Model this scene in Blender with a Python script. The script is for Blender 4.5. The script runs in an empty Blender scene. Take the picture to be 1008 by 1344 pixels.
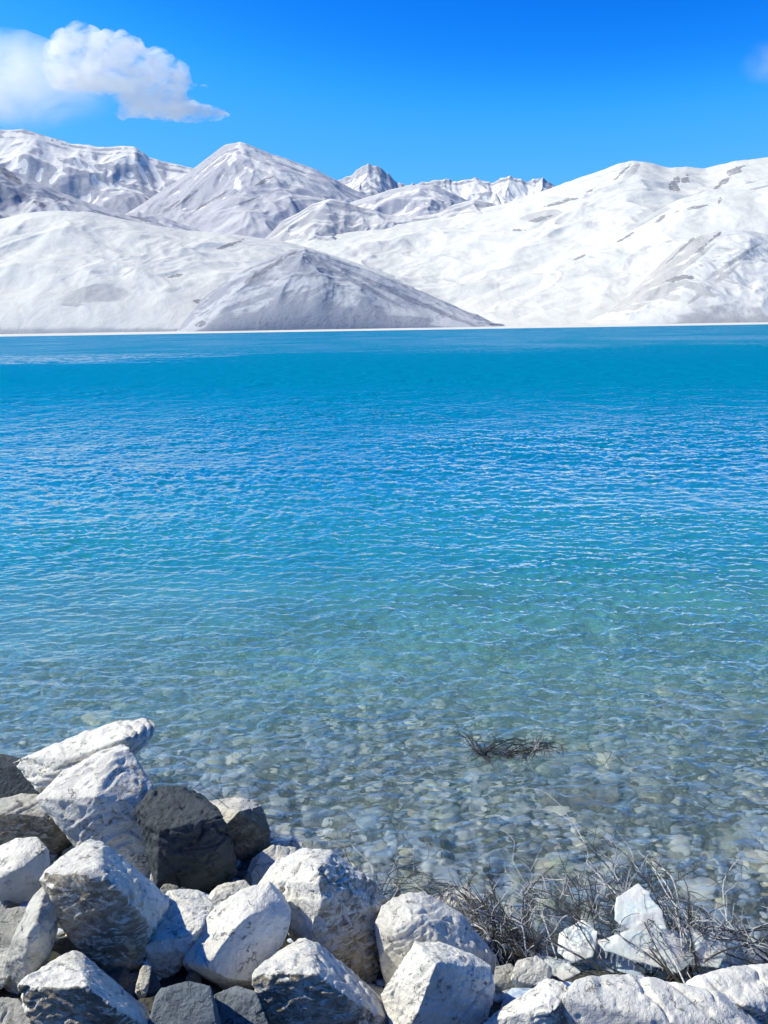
import bpy, bmesh, math, random
import numpy as np
from mathutils import Vector, Matrix

rng = np.random.default_rng(7)
random.seed(7)
SC = bpy.context.scene
COL = SC.collection
R = math.radians

# ------------------------------------------------------------------ camera
H = 3.0                       # eye height above the lake (m)
F = 1009.0                    # focal length in photo pixels (1344 high)
PITCH, ROLL = math.atan((672 - 431) / F), R(-0.92)
cam_data = bpy.data.cameras.new('camera')
cam = bpy.data.objects.new('camera', cam_data)
COL.objects.link(cam)
cam_data.sensor_fit = 'VERTICAL'
cam_data.sensor_height = 24.0
cam_data.lens = 24.0 * F / 1344
cam_data.clip_start = 0.05
cam_data.clip_end = 60000
M3 = (Matrix.Rotation(math.pi / 2 - PITCH, 3, 'X') @ Matrix.Rotation(ROLL, 3, 'Z'))
cam.matrix_world = Matrix.Translation((0, 0, H)) @ M3.to_4x4()
SC.camera = cam
MC = np.array(M3)

def slopes(u, v):
    """photo pixel -> x/Y and (z-H)/Y of its line of sight"""
    u = np.asarray(u, float); v = np.asarray(v, float)
    d = np.stack([(u - 504) / F, (672 - v) / F, -np.ones_like(u)], -1) @ MC.T
    return d[..., 0] / d[..., 1], d[..., 2] / d[..., 1]

def P(u, v, Y):
    a, b = slopes(u, v)
    return np.array([a * Y, Y, H + b * Y])

def on_plane(u, v, z=0.0):
    a, b = slopes(u, v)
    return P(u, v, (z - H) / b)

def project(X):
    q = (X - np.array([0, 0, H])) @ MC
    return 504 + F * q[..., 0] / -q[..., 2], 672 - F * q[..., 1] / -q[..., 2]

# ------------------------------------------------------------------ numpy noise
def _hash(*c, seed=0):
    h = np.full(c[0].shape, (seed * 2654435761 + 97) & 0xffffffff, np.uint32)
    for k, a in enumerate(c):
        h = (h ^ (a.astype(np.int64) & 0xffffffff).astype(np.uint32)) * np.uint32(0x9E3779B1 + 2 * k)
        h ^= h >> np.uint32(15)
        h = h * np.uint32(0x85EBCA77)
        h ^= h >> np.uint32(13)
    return h

def rnd(*c, seed=0):
    return _hash(*c, seed=seed).astype(np.float64) / 4294967296.0

def noise2(x, y, seed=0):
    xi, yi = np.floor(x), np.floor(y)
    fx, fy = x - xi, y - yi
    ux, uy = fx**3 * (fx * (fx * 6 - 15) + 10), fy**3 * (fy * (fy * 6 - 15) + 10)
    def g(i, j):
        a = rnd(xi + i, yi + j, seed=seed) * 2 * math.pi
        return np.cos(a) * (fx - i) + np.sin(a) * (fy - j)
    a = g(0, 0) * (1 - ux) + g(1, 0) * ux
    b = g(0, 1) * (1 - ux) + g(1, 1) * ux
    return (a * (1 - uy) + b * uy) * 1.4

def noise3(p, seed=0):
    i = np.floor(p); f = p - i
    w = f**3 * (f * (f * 6 - 15) + 10)
    out = 0
    for a in (0, 1):
        for b in (0, 1):
            for c in (0, 1):
                h = _hash(i[:, 0] + a, i[:, 1] + b, i[:, 2] + c, seed=seed)
                th = (h & np.uint32(0xffff)).astype(float) / 65536 * 2 * math.pi
                z = (h >> np.uint32(16)).astype(float) / 32768 - 1
                r = np.sqrt(np.maximum(0, 1 - z * z))
                d = r * np.cos(th) * (f[:, 0] - a) + r * np.sin(th) * (f[:, 1] - b) + z * (f[:, 2] - c)
                out = out + d * (w[:, 0] if a else 1 - w[:, 0]) * (w[:, 1] if b else 1 - w[:, 1]) * (w[:, 2] if c else 1 - w[:, 2])
    return out * 1.5

def fbm2(x, y, o=5, seed=0, gain=0.5, lac=2.03, ridged=False):
    s = 0; a = 1; n = 0
    for k in range(o):
        v = noise2(x, y, seed + k * 13)
        if ridged: v = 1 - 2 * np.abs(v)
        s = s + a * v; n += a; a *= gain
        x, y = (x * 0.8 - y * 0.6) * lac + 3.7, (x * 0.6 + y * 0.8) * lac - 1.3
    return s / n

def fbm3(p, o=4, seed=0, gain=0.5, ridged=False):
    s = 0; a = 1; n = 0
    for k in range(o):
        v = noise3(p, seed + k * 13)
        if ridged: v = 1 - 2 * np.abs(v)
        s = s + a * v; n += a; a *= gain
        p = p * 2.03 + 5.1
    return s / n

def sstep(a, b, x):
    t = np.clip((x - a) / (b - a), 0, 1)
    return t * t * (3 - 2 * t)

# ------------------------------------------------------------------ object helpers
def tag(o, label=None, cat=None, group=None, kind=None):
    if label: o['label'] = label
    if cat: o['category'] = cat
    if group: o['group'] = group
    if kind: o['kind'] = kind
    return o

def mesh_np(name, V, faces, smooth=True):
    """faces: (n,k) int array"""
    me = bpy.data.meshes.new(name)
    V = np.asarray(V, np.float32); faces = np.asarray(faces, np.int32)
    n, k = faces.shape
    me.vertices.add(len(V)); me.vertices.foreach_set('co', V.ravel())
    me.loops.add(n * k); me.loops.foreach_set('vertex_index', faces.ravel())
    me.polygons.add(n)
    me.polygons.foreach_set('loop_start', np.arange(n, dtype=np.int32) * k)
    me.polygons.foreach_set('loop_total', np.full(n, k, np.int32))
    me.update(calc_edges=True); me.validate()
    if smooth: me.polygons.foreach_set('use_smooth', np.ones(len(me.polygons), bool))
    return me

def link(name, me, mat=None, parent=None):
    o = bpy.data.objects.new(name, me)
    COL.objects.link(o)
    if mat: me.materials.clear(); me.materials.append(mat)
    if parent: o.parent = parent
    return o

def empty(name, loc=(0, 0, 0)):
    o = bpy.data.objects.new(name, None); COL.objects.link(o); o.location = loc
    o.empty_display_size = 0.1
    return o

def fattr(me, name, arr):
    a = me.attributes.new(name, 'FLOAT', 'POINT')
    a.data.foreach_set('value', np.asarray(arr, np.float32).ravel())

def cattr(me, name, arr):
    a = me.attributes.new(name, 'FLOAT_COLOR', 'POINT')
    a.data.foreach_set('color', np.asarray(arr, np.float32).ravel())

def grid_faces(nr, nc):
    i = np.arange(nr - 1)[:, None] * nc + np.arange(nc - 1)[None, :]
    i = i.ravel()
    return np.stack([i, i + 1, i + nc + 1, i + nc], 1)

# ------------------------------------------------------------------ node helpers
class NT:
    def __init__(s, name):
        s.m = bpy.data.materials.new(name); s.m.use_nodes = True
        s.t = s.m.node_tree; s.t.nodes.clear()
        s.out = s.n('ShaderNodeOutputMaterial')
    def n(s, typ, **kw):
        nd = s.t.nodes.new(typ)
        for k, v in kw.items():
            if k == 'inp':
                for a, b in v.items():
                    if isinstance(b, bpy.types.NodeSocket): s.t.links.new(b, nd.inputs[a])
                    else: nd.inputs[a].default_value = b
            else: setattr(nd, k, v)
        return nd
    def l(s, a, b): s.t.links.new(a, b)
    def math(s, op, a, b=None, c=None, clamp=False):
        nd = s.n('ShaderNodeMath', operation=op, use_clamp=clamp)
        for i, v in enumerate((a, b, c)):
            if v is None: continue
            if isinstance(v, bpy.types.NodeSocket): s.l(v, nd.inputs[i])
            else: nd.inputs[i].default_value = v
        return nd.outputs[0]
    def mix(s, f, a, b, blend='MIX'):
        nd = s.n('ShaderNodeMix', data_type='RGBA', blend_type=blend)
        for i, v in ((0, f), (6, a), (7, b)):
            if isinstance(v, bpy.types.NodeSocket): s.l(v, nd.inputs[i])
            else: nd.inputs[i].default_value = v if i == 0 else (*v, 1)[:4]
        return nd.outputs[2]
    def rng(s, x, a, b, c=0.0, d=1.0, smooth=True):
        nd = s.n('ShaderNodeMapRange', interpolation_type='SMOOTHSTEP' if smooth else 'LINEAR')
        s.l(x, nd.inputs[0])
        for i, v in enumerate((a, b, c, d)):
            if isinstance(v, bpy.types.NodeSocket): s.l(v, nd.inputs[i + 1])
            else: nd.inputs[i + 1].default_value = v
        return nd.outputs[0]
    def noise(s, vec, scale, detail=6, rough=0.55, dist=0.0, out=0):
        nd = s.n('ShaderNodeTexNoise', inp={'Scale': scale, 'Detail': detail, 'Roughness': rough, 'Distortion': dist})
        if vec is not None: s.l(vec, nd.inputs['Vector'])
        return nd.outputs[out]
    def mapping(s, vec, scale=(1, 1, 1), rot=(0, 0, 0), loc=(0, 0, 0)):
        nd = s.n('ShaderNodeMapping'); s.l(vec, nd.inputs[0])
        nd.inputs[1].default_value = loc; nd.inputs[2].default_value = rot; nd.inputs[3].default_value = scale
        return nd.outputs[0]
    def attr(s, name, kind='GEOMETRY', out='Fac'):
        return s.n('ShaderNodeAttribute', attribute_name=name, attribute_type=kind).outputs[out]
    def bump(s, h, strength, dist, normal=None):
        nd = s.n('ShaderNodeBump', inp={'Strength': strength, 'Distance': dist})
        s.l(h, nd.inputs['Height'])
        if normal is not None: s.l(normal, nd.inputs['Normal'])
        return nd.outputs[0]
    def principled(s, **kw):
        return s.n('ShaderNodeBsdfPrincipled', inp=kw).outputs[0]
    def finish(s, surf=None, vol=None):
        if surf is not None: s.l(surf, s.out.inputs[0])
        if vol is not None: s.l(vol, s.out.inputs[1])
        return s.m

# ------------------------------------------------------------------ light
SUN = Vector((-0.70, 0.07, 0.70)).normalized()
EL, ROT = math.asin(SUN.z), math.atan2(SUN.x, SUN.y)
sun = bpy.data.lights.new('sun', 'SUN')
sun.energy = 5.0; sun.angle = R(0.53); sun.color = (1.0, 0.93, 0.72)
so = bpy.data.objects.new('sun', sun); COL.objects.link(so)
so.rotation_euler = SUN.to_track_quat('Z', 'Y').to_euler()
so.location = (-30, 10, 40)

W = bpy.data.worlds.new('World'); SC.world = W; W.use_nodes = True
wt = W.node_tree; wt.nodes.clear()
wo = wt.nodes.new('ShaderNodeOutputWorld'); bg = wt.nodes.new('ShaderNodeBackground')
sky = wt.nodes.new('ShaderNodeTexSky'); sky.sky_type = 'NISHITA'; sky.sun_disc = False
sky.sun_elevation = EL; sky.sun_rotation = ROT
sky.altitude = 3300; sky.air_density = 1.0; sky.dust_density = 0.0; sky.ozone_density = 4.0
# darken the zenith to weaken shadow fill, and grade the raw sky to the deep, saturated blue of thin air at 3300 m
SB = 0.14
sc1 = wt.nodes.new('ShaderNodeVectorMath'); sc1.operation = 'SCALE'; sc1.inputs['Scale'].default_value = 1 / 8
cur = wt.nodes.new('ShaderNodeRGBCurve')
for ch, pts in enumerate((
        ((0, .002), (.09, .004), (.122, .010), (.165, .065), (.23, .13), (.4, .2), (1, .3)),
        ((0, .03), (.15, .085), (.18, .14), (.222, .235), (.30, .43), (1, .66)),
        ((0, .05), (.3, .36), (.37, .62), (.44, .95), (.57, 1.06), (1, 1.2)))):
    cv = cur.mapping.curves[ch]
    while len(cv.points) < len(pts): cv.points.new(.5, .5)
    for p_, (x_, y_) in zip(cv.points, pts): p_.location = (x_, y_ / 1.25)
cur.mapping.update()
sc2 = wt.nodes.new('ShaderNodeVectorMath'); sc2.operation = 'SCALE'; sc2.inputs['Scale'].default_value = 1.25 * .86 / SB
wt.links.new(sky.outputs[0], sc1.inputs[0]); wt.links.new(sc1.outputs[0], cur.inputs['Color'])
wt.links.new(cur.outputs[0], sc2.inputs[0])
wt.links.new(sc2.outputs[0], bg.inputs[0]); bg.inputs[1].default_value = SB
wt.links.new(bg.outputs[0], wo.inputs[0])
SC.view_settings.view_transform = 'Standard'; SC.view_settings.look = 'None'
SC.view_settings.exposure = 0.25; SC.view_settings.gamma = 1.0
cy = SC.cycles
cy.max_bounces = 24; cy.diffuse_bounces = 3; cy.glossy_bounces = 3; cy.transmission_bounces = 6
cy.transparent_max_bounces = 12; cy.volume_bounces = 24; cy.volume_step_rate = .35
cy.use_denoising = True
cy.sample_clamp_indirect = 4.0

# ------------------------------------------------------------------ mountains
def gully(x, y, gx, gy, seed):
    """stripes that run down the local slope (x, y in cells)"""
    g = np.sqrt(gx * gx + gy * gy) + 1e-6
    dx, dy = -gy / g, gx / g
    xi, yi = np.floor(x), np.floor(y)
    s = 0; w = 0
    for i in (-1, 0, 1):
        for j in (-1, 0, 1):
            cx = xi + i + rnd(xi + i, yi + j, seed=seed)
            cy_ = yi + j + rnd(xi + i, yi + j, seed=seed + 1)
            px, py = x - cx, y - cy_
            k = np.exp(-2.0 * (px * px + py * py))
            s = s + k * np.cos(2 * math.pi * (px * dx + py * dy))
            w = w + k
    c = s / w
    return 1 - 2 * np.sqrt(np.clip((1 - c) / 2, 0, 1))      # sharp ribs, open troughs

def terrain(name, prof, base, Dr, Db, mat, label, snow=(), jag=.0004, nc=520, nr=200, amp=0.2, L=300., seed=1, power=1.2,
            gul=((60., .03), (28., .016)), rough=0.004, blur=0.10, back=0.6, extend=(None, None), marks=(), ridge_amp=1.0, gmask=None):
    pu, pv = np.array(prof, float).T
    a, b = slopes(pu, pv)
    xt = np.linspace(a[0], a[-1], nc)
    zr = np.interp(xt, a, b)
    zr = zr + jag * (1 - 2 * np.abs(noise2(xt * 75, xt * 0 + seed, seed)) + .5 * noise2(xt * 150, xt * 0 + seed, seed + 1))
    k = np.arange(-3, 4); k = np.exp(-k * k / 3.); k /= k.sum()
    zr = np.convolve(np.pad(zr, 3, mode='edge'), k, 'valid')
    nf = nr; nb = max(12, nr // 5)
    t = np.concatenate([np.linspace(0, 1, nf), 1 + back * np.linspace(0, 1, nb + 1)[1:]])
    T = t[:, None] * np.ones((1, nc)); XT = xt[None, :] * np.ones((len(t), 1))
    DB = Db(xt) if callable(Db) else Db
    DR = Dr(xt) if callable(Dr) else Dr
    Y = DB + (DR - DB) * T
    X = XT * Y
    # the crest line is followed exactly at t = 1 and melts away towards the foot
    rows = []
    for tt in t:
        s = abs(1 - tt) * blur * nc
        if s < 0.7: rows.append(zr)
        else:
            r_ = int(s * 2.2) + 1
            kk = np.exp(-0.5 * (np.arange(-r_, r_ + 1) / s) ** 2); kk /= kk.sum()
            rows.append(np.convolve(np.pad(zr, r_, mode='edge'), kk, 'valid'))
    ZR = np.array(rows) * DR + H
    sh = np.where(T <= 1, np.clip(T, 0, 1) ** power, np.clip(1 - (T - 1) / back, 0, 1) ** 0.9)
    Hm = float(np.max(zr) * np.mean(DR))
    Z = base + (ZR - base) * sh
    env = np.clip(T * 4, 0, 1) * np.where(T < 1, 1 - sstep(0.72, 1.0, T) * 0.85, 0.15 + np.clip((T - 1) * 2, 0, .6))
    wx = fbm2(X / L * .7, Y / L * .7, 3, seed + 50) * .5; wy = fbm2(X / L * .7 + 9, Y / L * .7, 3, seed + 60) * .5
    n = .85 * fbm2(X / L + wx, Y / L + wy, 4, seed, gain=.42, ridged=True) + .32 * fbm2(X / L * .8 + wy, Y / L * .8 - wx, 4, seed + 3, gain=.4) - 0.22
    Z = Z + env * amp * L * n
    for (cell, ga) in gul:
        Zs = Z
        for _ in range(7):
            Zp = np.pad(Zs, 2, mode='edge')
            Zs = (Zp[:-4, 2:-2] + Zp[4:, 2:-2] + Zp[2:-2, :-4] + Zp[2:-2, 4:] + Zp[1:-3, 1:-3] + Zp[3:-1, 3:-1] + Zp[1:-3, 3:-1] + Zp[3:-1, 1:-3] + 2 * Zs) / 10
        gx = np.gradient(Zs, axis=1) / np.gradient(X, axis=1)
        gy = np.gradient(Zs, axis=0) / np.maximum(np.gradient(Y, axis=0), 1e-3)
        st = np.clip(np.sqrt(gx * gx + gy * gy) * 1.6, 0, 1)
        Z = Z + ga * cell * gully(X / cell, Y / cell, gx, gy, seed + int(cell)) * st * np.clip(T * 5, 0, 1) * np.where(np.abs(T - 1) < .06, .35 * ridge_amp, 1)
    Z = Z + rough * L * fbm2(X / L * 7, Y / L * 7, 3, seed + 5) * np.clip(T * 6, 0, 1)
    gx = np.gradient(Z, axis=1) / np.gradient(X, axis=1)
    gy = np.gradient(Z, axis=0) / np.maximum(np.gradient(Y, axis=0), 1e-3)
    V = np.stack([X, Y, Z], -1).reshape(-1, 3)
    me = mesh_np(name, V, grid_faces(len(t), nc))
    U_, V_ = project(V)
    e = fbm2(X / L * 3, Y / L * 3, 5, seed + 9).ravel()
    g = np.zeros(len(V)); rk = np.zeros(len(V)); e2 = fbm2(X / L * 8, Y / L * 3, 4, seed + 15, gain=.6).ravel()
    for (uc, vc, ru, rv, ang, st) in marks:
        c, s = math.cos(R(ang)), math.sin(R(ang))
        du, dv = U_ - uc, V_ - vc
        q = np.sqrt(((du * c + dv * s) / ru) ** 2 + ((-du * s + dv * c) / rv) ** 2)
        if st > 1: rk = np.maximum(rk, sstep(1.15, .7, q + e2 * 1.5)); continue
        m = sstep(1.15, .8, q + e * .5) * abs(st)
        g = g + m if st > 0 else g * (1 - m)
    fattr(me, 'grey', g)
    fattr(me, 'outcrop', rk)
    g = np.zeros(len(V))
    for (uc, vc, ru, rv, ang, st) in snow:
        c, s = math.cos(R(ang)), math.sin(R(ang))
        du, dv = U_ - uc, V_ - vc
        q = np.sqrt(((du * c + dv * s) / ru) ** 2 + ((-du * s + dv * c) / rv) ** 2)
        g = np.maximum(g, sstep(1.2, .7, q + e2 * 1.3) * st)
    fattr(me, 'snowm', g)
    hollow = np.zeros_like(Z)
    for st_ in (3, 7):
        hollow += np.clip((.25 * (np.roll(Z, st_, 0) + np.roll(Z, -st_, 0) + np.roll(Z, st_, 1) + np.roll(Z, -st_, 1)) - Z) / (st_ * 3.0), -1, 1)
    fattr(me, 'hollow', np.clip(hollow, -1, 1))
    fattr(me, 'steep', np.sqrt(gx**2 + gy**2))
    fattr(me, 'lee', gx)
    fattr(me, 'alt', (Z - base) / Hm)
    o = link(name, me, mat)
    return tag(o, label, 'mountain', kind='structure')

def mountain_mat(name, pale, grey, bias, steep0=.55, steep1=.9, lee=0.0, scale=.01, bump=.3, streak=.4, lo=.25, hi=.95, fleck=.5, snow=None, snow_alt=(2, 3)):
    t = NT(name)
    co = t.n('ShaderNodeTexCoord').outputs['Object']
    wob = t.noise(co, scale * .8, 5, .5, out=1)
    va = t.n('ShaderNodeVectorMath', operation='MULTIPLY_ADD'); t.l(wob, va.inputs[0])
    va.inputs[1].default_value = (.5 / scale,) * 3; t.l(co, va.inputs[2])
    n1 = t.noise(va.outputs[0], scale, 5, .5)
    n2 = t.noise(t.mapping(co, (1, .3, 1.2)), scale * 3, 5, .5, .8)
    n3 = t.noise(co, scale * 10, 8, .68)
    st = t.attr('steep'); gm = t.attr('grey'); le = t.attr('lee')
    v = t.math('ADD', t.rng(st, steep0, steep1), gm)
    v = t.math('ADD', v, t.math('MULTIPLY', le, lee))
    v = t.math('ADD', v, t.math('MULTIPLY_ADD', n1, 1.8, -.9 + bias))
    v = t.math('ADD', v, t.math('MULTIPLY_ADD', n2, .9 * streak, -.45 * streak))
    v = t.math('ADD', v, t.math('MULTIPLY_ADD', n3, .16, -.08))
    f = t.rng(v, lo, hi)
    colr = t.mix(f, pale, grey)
    colr = t.mix(t.math('MULTIPLY', t.rng(n2, .42, .62), .22), colr, grey)
    dark = t.rng(t.math('ADD', n3, t.math('MULTIPLY', v, .10)), .70, .76)
    colr = t.mix(t.math('MULTIPLY', dark, t.math('MULTIPLY', f, fleck)), colr, tuple(c * .45 for c in grey))
    if snow:
        al = t.attr('alt')
        sv = t.math('ADD', al, t.math('MULTIPLY_ADD', n1, .5, -.25))
        sv = t.math('ADD', sv, t.math('MULTIPLY_ADD', n2, .5, -.25))
        sv = t.math('SUBTRACT', sv, t.math('MULTIPLY', t.rng(st, .6, 1.1), .22))
        sv = t.math('ADD', sv, t.math('MULTIPLY', t.attr('hollow'), .5))
        sv = t.math('ADD', sv, t.attr('snowm'))
        colr = t.mix(t.rng(sv, snow_alt[0], snow_alt[1]), colr, snow)
    oc = t.rng(t.math('ADD', t.attr('outcrop'), t.math('MULTIPLY_ADD', n3, 2.6, -1.3)), .62, .85)
    colr = t.mix(t.math('MULTIPLY', oc, .8), colr, (.20, .205, .24))
    b = t.bump(t.math('ADD', n2, t.math('MULTIPLY', n3, .45)), bump, 8.0)
    return t.finish(t.principled(**{'Base Color': colr, 'Roughness': .95, 'Specular IOR Level': .1, 'Normal': b}))

WHITE = (.66, .67, .655)
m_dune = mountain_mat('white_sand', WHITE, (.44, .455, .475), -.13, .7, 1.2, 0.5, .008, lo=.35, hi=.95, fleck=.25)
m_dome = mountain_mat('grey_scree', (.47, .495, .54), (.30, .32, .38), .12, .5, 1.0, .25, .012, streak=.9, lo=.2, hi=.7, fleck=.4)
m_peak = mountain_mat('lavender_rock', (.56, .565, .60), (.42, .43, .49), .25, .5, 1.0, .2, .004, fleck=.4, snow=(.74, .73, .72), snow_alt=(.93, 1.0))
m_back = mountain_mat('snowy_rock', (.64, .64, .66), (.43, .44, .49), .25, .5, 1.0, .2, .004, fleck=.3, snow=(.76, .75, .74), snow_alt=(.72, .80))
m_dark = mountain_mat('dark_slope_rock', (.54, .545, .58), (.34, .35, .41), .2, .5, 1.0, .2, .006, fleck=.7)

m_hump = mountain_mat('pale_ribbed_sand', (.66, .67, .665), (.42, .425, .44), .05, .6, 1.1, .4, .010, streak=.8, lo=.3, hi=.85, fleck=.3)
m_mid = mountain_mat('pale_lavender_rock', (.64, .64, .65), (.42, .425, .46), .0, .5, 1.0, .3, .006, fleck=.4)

def mountains():
    # far snowy ranges
    terrain('mountain', [(420, 262), (448, 236), (470, 222), (484, 215), (500, 222), (522, 240), (545, 243), (560, 240), (575, 236), (600, 240), (622, 235), (645, 240), (668, 233), (690, 238), (712, 236), (722, 241), (760, 262), (800, 275)],
            0, 9000, 7000, m_back, 'small snow-streaked peaks of the farthest range in the gap', nc=700, nr=160, amp=.22, L=900, seed=21, power=1.0,
            gul=((300., .12), (140., .09), (70., .05)), blur=.05, ridge_amp=1.5, jag=.0016, snow=[(640, 250, 90, 22, 0, .45)])
    terrain('mountain', [(-420, 200), (-200, 190), (-60, 172), (0, 171), (30, 170), (62, 180), (95, 188), (130, 193), (165, 191), (178, 193), (196, 208), (215, 213), (235, 216), (252, 221), (300, 250), (360, 300)],
            0, 6200, 4600, m_back, 'long grey range with snow-filled gullies along its crest', snow=[(60, 195, 5, 36, -35, .6), (95, 200, 4, 30, -30, .6), (30, 178, 40, 4, 8, .6), (110, 191, 40, 3, 8, .6), (180, 198, 30, 5, 20, .55), (120, 222, 4, 28, -12, .6), (185, 222, 3, 26, -25, .55), (205, 228, 3, 24, -30, .5), (15, 205, 30, 12, 25, .5), (170, 210, 30, 6, 5, .5), (230, 218, 26, 3, 15, .5)], nc=620, nr=200, amp=.16, L=900, seed=33, power=.9,
            gul=((300., .06), (130., .05), (60., .035)), blur=.05, marks=[(150, 250, 130, 30, 10, .5), (15, 205, 35, 16, 25, -1)])
    terrain('mountain', [(60, 330), (150, 290), (200, 258), (232, 238), (262, 216), (296, 192), (315, 187), (338, 196), (380, 210), (412, 222), (440, 236), (462, 248), (490, 262), (530, 275), (580, 296), (640, 330)],
            0, 5200, 3300, m_peak, 'tall grey pyramid peak with a snow cap', nc=620, nr=240, amp=.15, L=700, seed=45, power=1.0, snow=[(331, 199, 22, 4, 35, .6), (305, 208, 14, 3.5, -50, .6), (318, 196, 8, 6, 0, .6), (352, 222, 40, 5, 28, .55), (385, 216, 34, 3, 24, .5), (312, 242, 5, 9, 15, .7), (340, 230, 20, 3, 30, .5), (410, 240, 40, 3, 20, .4)],
            gul=((240., .05), (110., .04), (50., .03)), blur=.06, marks=[(244, 262, 22, 1.8, -38, 1.2), (346, 238, 20, 2, -28, 1.2), (226, 270, 14, 1.6, -35, 1.2), (280, 262, 24, 1.8, -30, 1.2), (330, 262, 20, 1.6, -20, 1.2), (260, 245, 75, 45, -35, .5), (420, 275, 90, 22, 5, -.9)])
    terrain('mountain', [(440, 275), (480, 258), (520, 246), (550, 243), (570, 244), (590, 252), (612, 264), (640, 275), (680, 290), (730, 310)],
            0, 4600, 3300, m_peak, 'low rounded grey hills below the far snowy range', nc=320, nr=120, amp=.25, L=400, seed=52, power=.9,
            gul=((150., .075), (70., .06)), blur=.05, marks=[(520, 275, 60, 12, 10, -.7)])
    terrain('mountain', [(-500, 170), (-250, 190), (-80, 206), (0, 217), (40, 236), (80, 254), (120, 266), (160, 279), (200, 290), (235, 302), (270, 320), (320, 350)],
            0, 3000, 2100, m_dark, 'dark grey slope descending from the left behind the pale dunes', nc=420, nr=160, amp=.16, L=350, seed=61, power=.9, marks=[(28, 258, 8, 3, -10, 1.2), (14, 232, 30, 5, 35, 1.2), (78, 262, 8, 2, -20, 1.2), (52, 268, 10, 3, 25, 1.2), (180, 286, 18, 3, 15, 1.2), (110, 254, 6, 2, 0, 1.2)],
            gul=((160., .075), (70., .065), (35., .05)), blur=.06)
    terrain('mountain', [(120, 300), (150, 286), (180, 278), (215, 284), (250, 298), (275, 308), (330, 330)],
            0, 3200, 2500, m_peak, 'grey foothill spur in front of the pyramid peak', nc=260, nr=100, amp=.2, L=350, seed=67, power=.9,
            gul=((140., .075), (60., .06)), blur=.05)
    # the white massif on the right
    terrain('mountain', [(300, 350), (350, 318), (380, 308), (430, 300), (480, 296), (540, 292), (590, 285), (620, 276), (660, 268), (700, 255), (730, 245), (760, 233), (790, 224), (812, 215), (832, 211), (852, 213), (875, 220), (900, 219), (925, 222), (945, 218), (965, 212), (985, 209), (1008, 207), (1060, 196), (1150, 180), (1300, 190), (1420, 230)],
            0, lambda x: 3000 + 0 * x, 1560, m_dune, 'broad white sand mountain across the lake on the right', nc=820, nr=300, amp=.075, L=420, seed=71, power=1.0,
            gul=((260., .045), (110., .022), (50., .010)), blur=.04,
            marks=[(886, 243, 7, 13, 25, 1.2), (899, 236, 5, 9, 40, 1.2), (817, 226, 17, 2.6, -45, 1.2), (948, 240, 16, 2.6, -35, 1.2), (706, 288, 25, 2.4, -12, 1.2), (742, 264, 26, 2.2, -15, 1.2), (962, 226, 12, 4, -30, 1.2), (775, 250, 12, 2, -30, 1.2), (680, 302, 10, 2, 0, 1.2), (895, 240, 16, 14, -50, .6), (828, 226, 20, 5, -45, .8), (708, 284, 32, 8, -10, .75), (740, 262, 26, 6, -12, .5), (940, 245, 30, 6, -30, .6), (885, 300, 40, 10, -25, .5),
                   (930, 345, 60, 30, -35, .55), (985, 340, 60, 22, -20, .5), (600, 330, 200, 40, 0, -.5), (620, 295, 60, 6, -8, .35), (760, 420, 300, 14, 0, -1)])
    terrain('mountain', [(560, 428), (600, 408), (640, 384), (680, 358), (716, 336), (760, 318), (800, 304), (836, 292), (862, 276), (890, 262), (925, 252), (960, 246), (1008, 236), (1080, 226), (1200, 236), (1320, 270)],
            0, 2150, 1480, m_dune, 'middle ridge of the white sand mountain on the right', nc=560, nr=220, amp=.08, L=280, seed=171, power=.95,
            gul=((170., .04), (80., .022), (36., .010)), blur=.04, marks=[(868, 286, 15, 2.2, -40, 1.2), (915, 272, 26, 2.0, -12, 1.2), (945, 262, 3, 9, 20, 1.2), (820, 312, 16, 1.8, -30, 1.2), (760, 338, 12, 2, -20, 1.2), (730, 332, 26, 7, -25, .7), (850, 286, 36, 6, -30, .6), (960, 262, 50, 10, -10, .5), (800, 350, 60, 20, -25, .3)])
    terrain('mountain', [(770, 424), (800, 408), (826, 386), (850, 362), (872, 340), (892, 322), (912, 310), (940, 304), (975, 303), (1008, 308), (1060, 316), (1150, 340), (1260, 390)],
            0, 1650, 1300, m_hump, 'pale grey ribbed hump above the shore at the right', nc=420, nr=170, amp=.12, L=170, seed=183, power=.8,
            gul=((90., .05), (42., .035), (20., .02)), blur=.035, marks=[(900, 322, 34, 2.2, -42, 1.2), (930, 318, 26, 2, -40, 1.2), (888, 366, 24, 4, -8, 1.2), (905, 345, 50, 3, -38, .8), (940, 370, 50, 3, -38, .7), (960, 345, 50, 3, -34, .7), (900, 330, 60, 8, -35, .6), (860, 386, 40, 8, -30, .5)])
    terrain('mountain', [(330, 330), (372, 290), (410, 268), (432, 262), (452, 264), (480, 274), (520, 284), (545, 284), (575, 280), (600, 268), (622, 262), (645, 266), (680, 280), (720, 300), (760, 320)],
            0, 3050, 2400, m_mid, 'pale layered foothills in the gap below the peaks', nc=420, nr=150, amp=.2, L=300, seed=191, power=.85,
            gul=((150., .07), (70., .05), (34., .03)), blur=.04, marks=[(465, 272, 34, 6, 5, .6), (560, 292, 40, 6, -5, .5), (640, 272, 20, 6, 20, .6)])
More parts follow.
